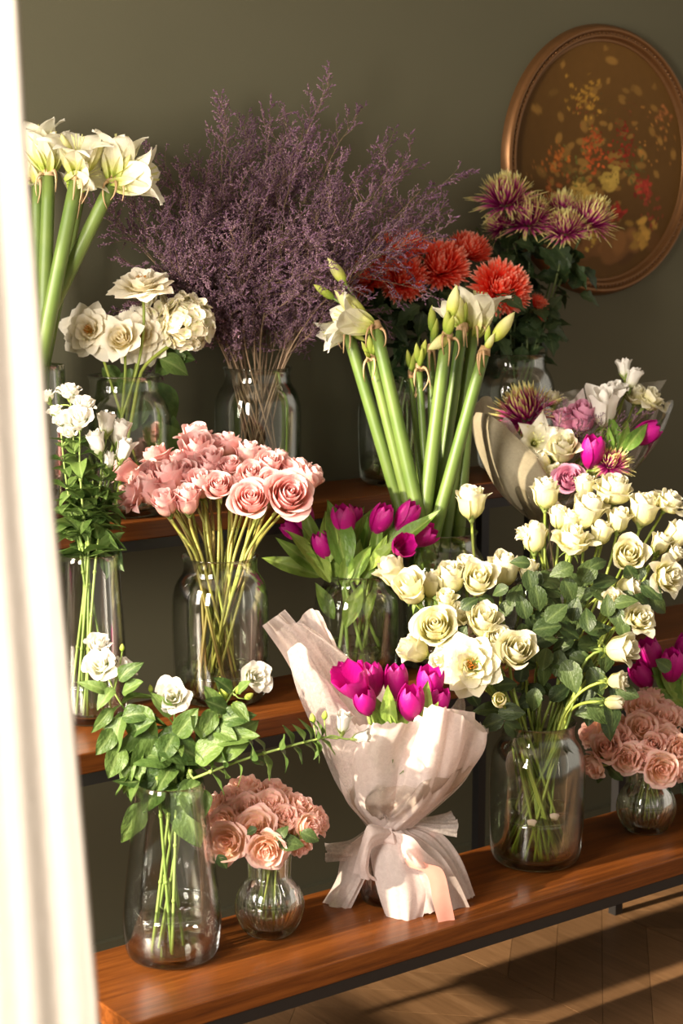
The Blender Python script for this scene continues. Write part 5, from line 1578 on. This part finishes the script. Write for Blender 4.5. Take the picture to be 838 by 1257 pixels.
loft('ribbon_loop', [[(522, 1030, -.02), (530, 1034, -.02)], [(528, 1022, -.01), (534, 1026, -.01)], [(534, 1020, .0), (534, 1036, .0)]], db, 'ribbon', wr, 6, 8)
waist = at(476, 1016, db)
gt = 'magenta tulips in the blush wrap'
tw = [tulip(vb, *q, group=gt, mouth=waist + NR.randn(3) * .006, bot=np.array([vb['c'][0] + R_.uniform(-.03, .03), vb['c'][1] + R_.uniform(-.03, .03), vb['base'] + .01])) for q in [
 (436, 842, 56, (-.45, .75, .6), 'magenta tulip leaning left, largest bloom in the blush wrap', -.03, 3),
 (424, 832, 40, (-.6, .75, .3), 'magenta tulip, leftmost bloom tip in the blush wrap', .0, 1),
 (456, 836, 46, (-.1, .95, .2), 'magenta tulip behind the largest left bloom in the blush wrap', .03, 1),
 (486, 838, 46, (0, .95, .2), 'magenta tulip, upright at the rear centre of the blush wrap', .03, 1),
 (504, 864, 50, (.05, .9, .5), 'magenta tulip, lowest front bloom with pale sheen in the blush wrap', -.05, 0),
 (526, 842, 48, (.15, .9, .3), 'magenta tulip, highest at right in the blush wrap', .0, 2),
 (536, 864, 44, (.3, .85, .3), 'magenta tulip, rightmost low bloom in the blush wrap', -.01, 1),
 (448, 862, 42, (-.2, .8, .5), 'magenta tulip tucked under the largest left bloom in the blush wrap', -.04, 1)]]
for q in [(480, 900, 477, 838), (470, 900, 462, 850), (490, 905, 484, 865), (485, 905, 466, 862), (478, 912, 470, 880), (520, 900, 540, 860), (515, 905, 522, 832), (530, 900, 560, 872), (500, 905, 492, 850)]:
    stray_leaf(tw, vb, *q, doff=-.06, wide=1.6)

# ------------------------------------------------------------------ mixed bouquet in fibre paper and cellophane
vq = V['BQ']
dq = vq['d']
bq = thing('wrapped_bouquet', 'olive fibre paper and cellophane wrap holding the mixed bouquet above the cream roses', 'flower wrap', (vq['c'][0], vq['c'][1], vq['top']))
loft('wrap_sheet', [[(640, 630, .0), (655, 640, -.03), (672, 640, -.03)], [(610, 600, .0), (640, 618, -.07), (690, 622, -.08)], [(588, 555, .02), (620, 575, -.08), (670, 602, -.10)], [(579, 520, .04), (605, 530, -.06), (650, 565, -.09), (690, 605, -.09)],
     [(584, 506, .04), (605, 512, -.05), (650, 552, -.08), (678, 592, -.08)]], dq, 'kraft', bq, ruf=.002, fr=3)
loft('wrap_sheet', [[(645, 630, .03), (655, 630, .05)], [(605, 580, .05), (640, 570, .10)], [(582, 510, .06), (625, 510, .12)], [(580, 497, .05), (598, 486, .09), (612, 505, .11)]], dq, 'kraft', bq, ruf=.002, fr=2)
loft('wrap_sheet', [[(650, 632, .0), (660, 632, .0)], [(640, 590, -.03), (665, 595, -.06)], [(622, 535, -.03), (650, 560, -.07)], [(613, 522, -.02), (622, 513, -.02), (648, 548, -.05)]], dq, 'tissue_thin', bq, ruf=.002, fr=2)
loft('wrap_sheet', [[(670, 638, .0), (700, 630, .02)], [(745, 600, -.03), (760, 590, .05)], [(785, 565, -.03), (800, 550, .07)], [(812, 515, -.01), (824, 500, .08)], [(818, 495, .0), (823, 490, .08)]], dq, 'cello', bq, ruf=.006, fr=3)
loft('wrap_sheet', [[(655, 625, .08), (700, 620, .08)], [(670, 560, .13), (780, 570, .12)], [(660, 500, .15), (800, 500, .14)], [(650, 485, .15), (720, 478, .16), (818, 466, .14)]], dq, 'cello', bq, ruf=.005, fr=3)
loft('wrap_sheet', [[(640, 632, -.02), (665, 645, -.05), (720, 640, -.03)], [(620, 610, -.03), (680, 628, -.12), (750, 600, -.07)], [(600, 580, -.03), (690, 612, -.13), (775, 575, -.06)]], dq - .01, 'cello', bq, ruf=.006, fr=5)
loft('wrap_sheet', [[(720, 640, .0), (735, 625, .03)], [(755, 590, .0), (770, 580, .05)], [(770, 560, .0), (800, 525, .05)], [(788, 530, .0), (812, 490, .05)]], dq + .02, 'tissue_thin', bq, ruf=.002, fr=2)
loft('wrap_sheet', [[(690, 560, .06), (720, 560, .06)], [(692, 520, .07), (722, 520, .07)], [(690, 486, .07), (700, 492, .06), (716, 476, .07)]], dq, 'tissue', bq, ruf=.003, fr=2)
mouth = at(662, 628, dq)
def bq_bot():
    return np.array([vq['c'][0] + R_.uniform(-.045, .045), vq['c'][1] + R_.uniform(-.045, .045), vq['base'] + .004])
gm = 'flowers of the mixed bouquet'
def bqrose(px, py, dp, st, ax, mt, lab, do, nm='rose', cat='rose'):
    a = camdir(*ax)
    d = dq + do
    h = at(px, py, d)
    bo = bq_bot()
    t = thing(nm, lab, cat, tuple(bo), gm)
    bs = put_bloom(t, h, a, dp * d / FPX * 1.18, st, mt)
    put_stem(t, bs, a, mouth + NR.randn(3) * .008, bo, .0025, M['rosestem'])
    return t
bqrose(698, 588, 36, 'rose', (-.05, .35, .95), 'mauve', 'mauve rose with a tight spiral at the bottom of the mixed bouquet', -.09)
bqrose(692, 519, 30, 'goblet', (-.2, .8, .4), 'mauve', 'dusty mauve-pink rose, left one of the closed pair in the mixed bouquet', -.01)
bqrose(715, 513, 36, 'goblet', (.05, .75, .5), 'mauve', 'dusty mauve-pink rose, right one of the closed pair in the mixed bouquet', -.02)
bqrose(741, 503, 44, 'ebud', (-.05, .8, .5), 'white', 'large white cup-shaped lisianthus at the middle of the mixed bouquet', -.03, 'lisianthus', 'lisianthus')
bqrose(757, 479, 34, 'eustoma', (0, .8, .4), 'white', 'ruffled white lisianthus above the large cup in the mixed bouquet', .0, 'lisianthus', 'lisianthus')
bqrose(766, 453, 20, 'ebud', (-.1, 1, .1), 'white', 'small white lisianthus, topmost of the mixed bouquet', .02, 'lisianthus', 'lisianthus')
bqrose(776, 465, 22, 'ebud', (.3, .9, .2), 'white', 'small white lisianthus just below the topmost one in the mixed bouquet', .01, 'lisianthus', 'lisianthus')
bqrose(780, 486, 34, 'loose', (.1, .8, .4), 'cream', 'cream rose beside the small white lisianthus in the mixed bouquet', .02)
bqrose(797, 491, 38, 'loose', (.5, .7, .4), 'cream', 'cream rose farthest right, under the cellophane of the mixed bouquet', .02)
bqrose(690, 552, 36, 'goblet', (0, .6, .7), 'cream', 'cream rosebud left of the dark tulip in the mixed bouquet', -.05)
bqrose(679, 581, 26, 'loose', (-.3, .6, .6), 'cream', 'cream rose scrap left of the mauve spiral rose', -.06)
bqrose(677, 491, 28, 'loose', (-.2, .9, .1), 'cream', 'small cream rose behind the purple chrysanthemum of the mixed bouquet', .05)
bqrose(665, 568, 22, 'bud', (-.4, .5, .6), 'cream', 'little green-cream bud under the white star flower of the mixed bouquet', -.05)
mum(vq, 643, 506, 78, (-.35, .75, .5), 'purple lime-tipped chrysanthemum in the mixed bouquet, left against the paper', 'pur', .02, gm, 0, mouth, bq_bot())
mum(vq, 750, 568, 48, (.2, .5, .8), 'yellow-tipped dark chrysanthemum low at the right in the mixed bouquet', 'pur', -.05, gm, 0, mouth, bq_bot())
mum(vq, 634, 492, 20, (-.5, .7, .1), 'tiny orange-red chrysanthemum scrap at the upper left of the mixed bouquet', 'red', .05, gm, 0, mouth, bq_bot())
tq = [tulip(vq, 791, 533, 42, (.85, .45, .2), 'magenta tulip leaning right in the mixed bouquet', 0, 0, 1, gm, mouth, bq_bot()),
      tulip(vq, 726, 556, 44, (.1, .9, .4), 'dark magenta tulip upright at the centre of the mixed bouquet', -.04, 1, 1, gm, mouth, bq_bot())]
for q in [(755, 555, 752, 505), (760, 550, 775, 515), (765, 555, 795, 515), (722, 590, 732, 562), (752, 560, 745, 522)]:
    stray_leaf(tq, vq, *q, doff=-.05, wide=1.2)
# the white star-shaped amaryllis in it
bo = bq_bot()
t = thing('amaryllis', 'white star-shaped amaryllis flower facing forward in the mixed bouquet', 'amaryllis', tuple(bo), gm)
o = np.array(t.location)
h = at(660, 540, dq - .05)
a = camdir(.15, .2, .9)
for k, s in ((2, .085), (1, .072)):
    core, outs = LIL[k]
    b_ = link('bloom', core, t, frame(h - a * .045 - o, a, R_.random(), s))
    for q in outs:
        link('petal', q, b_, Matrix.Identity(4))
put_stem(t, h - a * .045, a, mouth, bo, .004, M['lilystem'])
for i, (px, py) in enumerate([(715, 520), (722, 540), (708, 545), (770, 522), (745, 520), (800, 500), (690, 500), (668, 488)]):
    bo = bq_bot()
    t = thing('statice', 'thin purple statice sprig between the flowers of the mixed bouquet', 'dried flower', tuple(bo), gm)
    o = np.array(t.location)
    tip = at(px, py, dq - .055 + .02 * (i % 3))
    c = bezier(bo, bo + (mouth - bo) * .6, mouth, tip, 10)
    m_ = MB()
    tube(m_, c - o, np.linspace(.0016, .0008, 10), 5)
    link('stem', m_.mesh('stem', M['twig']), t)
    a_, b2 = SPR[i % 5]
    s_ = link('spray', a_, t, frame(c[8] - o, nrm(tip - c[7]) + np.array([0, 0, .2]), i, .075))
    link('blossom', b2, s_, Matrix.Identity(4))

# ------------------------------------------------------------------ oval painting
Pc = on_y(744, 195, WALL_Y - .02)
top_, bot_ = on_y(744, 28, WALL_Y - .02), on_y(744, 363, WALL_Y - .02)
lf = on_y(621, 200, WALL_Y - .02)
A_, B_ = Pc[0] - lf[0], (top_[2] - bot_[2]) / 2
print('painting half sizes', A_, B_)
pt = thing('oval_painting', 'dark oval flower painting in a gilt bronze frame hanging on the olive wall', 'painting', (Pc[0], WALL_Y, (top_[2] + bot_[2]) / 2))
nf_ = 120
prof = [(q_ * .84, y_) for q_, y_ in [(0.0, 0.0), (.004, -.012), (.010, -.022), (.018, -.026), (.024, -.021), (.027, -.017), (.032, -.021), (.038, -.022), (.043, -.015), (.048, -.008), (.052, -.010), (.055, -.005), (.056, 0.0)]]
m_ = MB()
Vv = []
for (q, y) in prof:
    an = np.arange(nf_) * 2 * math.pi / nf_
    Vv.append(np.stack([(A_ - q) * np.cos(an), np.full(nf_, y), (B_ - q) * np.sin(an)], 1))
m_.add(np.concatenate(Vv), gridf(nf_, len(prof), True))
link('picture_frame', m_.mesh('picture_frame', M['gold']), pt)
m_ = MB()   # beaded moulding along the frame
for i in range(150):
    a = i * 2 * math.pi / 150
    c0 = np.array([(A_ - .0252) * math.cos(a), -.0205, (B_ - .0252) * math.sin(a)])
    tg = nrm([-A_ * math.sin(a), 0, B_ * math.cos(a)])
    tube(m_, [c0 - tg * .0055, c0, c0 + tg * .0055], [.0012, .0030, .0012], 5)
bd = link('beading', m_.mesh('beading', M['gold']), pt)
bd['kind'] = 'stuff'
mp, nt, out = newmat('old_oil_paint')
at_ = nt.nodes.new('ShaderNodeAttribute')
at_.attribute_name = 'pt'
nz = noise(nt, 45, 4)
soft(nt, out, mixc(nt, 0.35, at_.outputs['Color'], mixc(nt, nz, (0.5, 0.47, 0.42), (1.0, 0.97, 0.9)), 'MULTIPLY'), 0.55, 0, .12, nz, .3, .002)
M['paint'] = mp
nr_, na_ = 110, 220
rr, aa = np.meshgrid(np.linspace(0.002, 1, nr_), np.arange(na_) * 2 * math.pi / na_, indexing='ij')
X, Z = rr * np.cos(aa), rr * np.sin(aa)
col = np.zeros(X.shape + (3,))
bgc = np.array([.125, .062, .014])
col[:] = bgc
col *= (1 - .28 * np.abs(X + .1) - .12 * (Z < -.2)[..., 0:].astype(float))[..., None] if False else (1 + .35 * (Z > .2) * (Z - .2) - .3 * np.clip(-X - .2, 0, 1))[..., None]
rs = np.random.RandomState(4)
def daub(x, z, s, c, n, spread, jit=.25, el=1.0):
    global col
    s, n = s * .8, int(n * 2.2)
    for i in range(n):
        cx, cz = x + rs.randn() * spread, z + rs.randn() * spread * el
        ss = s * rs.uniform(.5, 1.2)
        ang = rs.rand() * 3.14
        dx, dz = X - cx, (Z - cz) * 1.35
        e1, e2 = dx * math.cos(ang) + dz * math.sin(ang), -dx * math.sin(ang) + dz * math.cos(ang)
        k = np.clip(1.6 - ((e1 / ss) ** 2 + (e2 / (ss * .6)) ** 2) * 2.6, 0, 1) * .88
        cc = np.array(c) * (1 + rs.randn() * jit)
        col = col * (1 - k[..., None]) + np.clip(cc * 1.9, .003, 1) * k[..., None]
daub(-.1, .05, .12, (.15, .08, .018), 40, .36, .2)
daub(.0, -.52, .10, (.045, .025, .02), 20, .05, .2, 1.6)            # the vase in the picture
daub(.0, -.72, .3, (.13, .06, .018), 14, .3, .2, .2)
for (x, z, s, c, n, sp_) in [(-.22, .5, .05, (.24, .13, .02), 26, .10), (-.22, .42, .03, (.12, .03, .01), 8, .06), (.25, .1, .04, (.14, .012, .006), 26, .08), (.25, .28, .03, (.13, .012, .006), 10, .05), (-.1, .05, .05, (.26, .05, .012), 26, .09),
                           (-.08, .2, .035, (.20, .04, .01), 12, .05), (-.52, .0, .05, (.24, .07, .012), 18, .07), (.12, -.15, .10, (.25, .17, .035), 16, .05), (-.22, -.28, .10, (.27, .18, .04), 16, .05), (.2, -.42, .06, (.18, .015, .01), 14, .05),
                           (.5, -.2, .06, (.20, .02, .012), 16, .05), (-.55, -.25, .06, (.20, .06, .015), 16, .10), (.5, -.62, .10, (.26, .15, .03), 14, .06), (.72, .42, .05, (.19, .07, .02), 12, .06), (.6, .2, .04, (.22, .10, .02), 16, .12), (-.12, -.62, .06, (.26, .17, .03), 10, .05),
                           (.62, -.4, .05, (.17, .03, .015), 10, .08), (-.3, -.08, .04, (.07, .07, .015), 12, .09), (.38, -.05, .04, (.06, .06, .015), 12, .07), (.3, .45, .02, (.10, .03, .01), 8, .05), (-.7, -.1, .03, (.12, .05, .012), 12, .10), (.0, .1, .02, (.05, .04, .012), 30, .25)]:
    daub(x, z, s, c, n, sp_)
m_ = MB()
m_.add(np.stack([X * (A_ - .043), np.full(X.shape, -.006), Z * (B_ - .043)], -1).reshape(-1, 3), [q[::-1] for q in gridf(na_, nr_, True)], col.reshape(-1, 3))
link('canvas', m_.mesh('canvas', M['paint']), pt)

# ------------------------------------------------------------------ the curtain at the left edge
cm, nt, out = newmat('sheer_white_linen')
wv = noise(nt, 220, 2, stretch=(1, 1, .12))
wn2 = noise(nt, 90, 2, stretch=(.2, .2, 3))
soft(nt, out, mixc(nt, wv, (.50, .465, .43), (.60, .56, .525)), .8, .45, .1, math_(nt, 'ADD', wv, wn2), .3, .001)
M['linen'] = cm
DC = 1.45
nz_ = 60
nu_ = 90
edge_px = [(18, -60), (22, 0), (30, 150), (45, 330), (64, 600), (88, 850), (108, 1090), (122, 1257), (130, 1400)]
E3 = np.array([at(x, y, DC) for x, y in edge_px])
zz = np.linspace(2.82, 0.02, nz_)
order = np.argsort(E3[:, 2])
ex_ = np.interp(zz, E3[order, 2], E3[order, 0])
ey_ = np.interp(zz, E3[order, 2], E3[order, 1])
lo = zz < E3[-1, 2]
hi = zz > E3[0, 2]
sl = (E3[-1] - E3[-2]) / (E3[-1, 2] - E3[-2, 2])
ex_[lo] = E3[-1, 0] + sl[0] * (zz[lo] - E3[-1, 2]) * .5
ey_[lo] = E3[-1, 1] + sl[1] * (zz[lo] - E3[-1, 2]) * .5
s = np.linspace(0, 1, nu_)[None, :]
gather = (.34 + .10 * np.clip((1.6 - zz) / 1.6, 0, 1))[:, None]
dirc = -RT
fold = .0032 * np.sin(s * 26 + .35 * np.sin(zz * 2)[:, None]) + .0015 * np.sin(s * 71 + zz[:, None] * 1.5)
nrmf = np.array([FW[0], FW[1], 0]) / np.hypot(FW[0], FW[1])
PX = ex_[:, None] + dirc[0] * s * gather + nrmf[0] * fold
PY = ey_[:, None] + dirc[1] * s * gather + nrmf[1] * fold
P = np.stack([PX, PY, np.repeat(zz[:, None], nu_, 1)], -1)
cu = MB()
c0 = np.array([ex_[-1], ey_[-1], 0.0])
cu.add(P.reshape(-1, 3) - c0, gridf(nu_, nz_))
o = link('curtain', cu.mesh('curtain', M['linen']))
o.location = c0
sol = o.modifiers.new('cloth', 'SOLIDIFY')
sol.thickness = .0012
tag(o, 'white sheer linen curtain hanging in the foreground along the left edge', 'curtain')
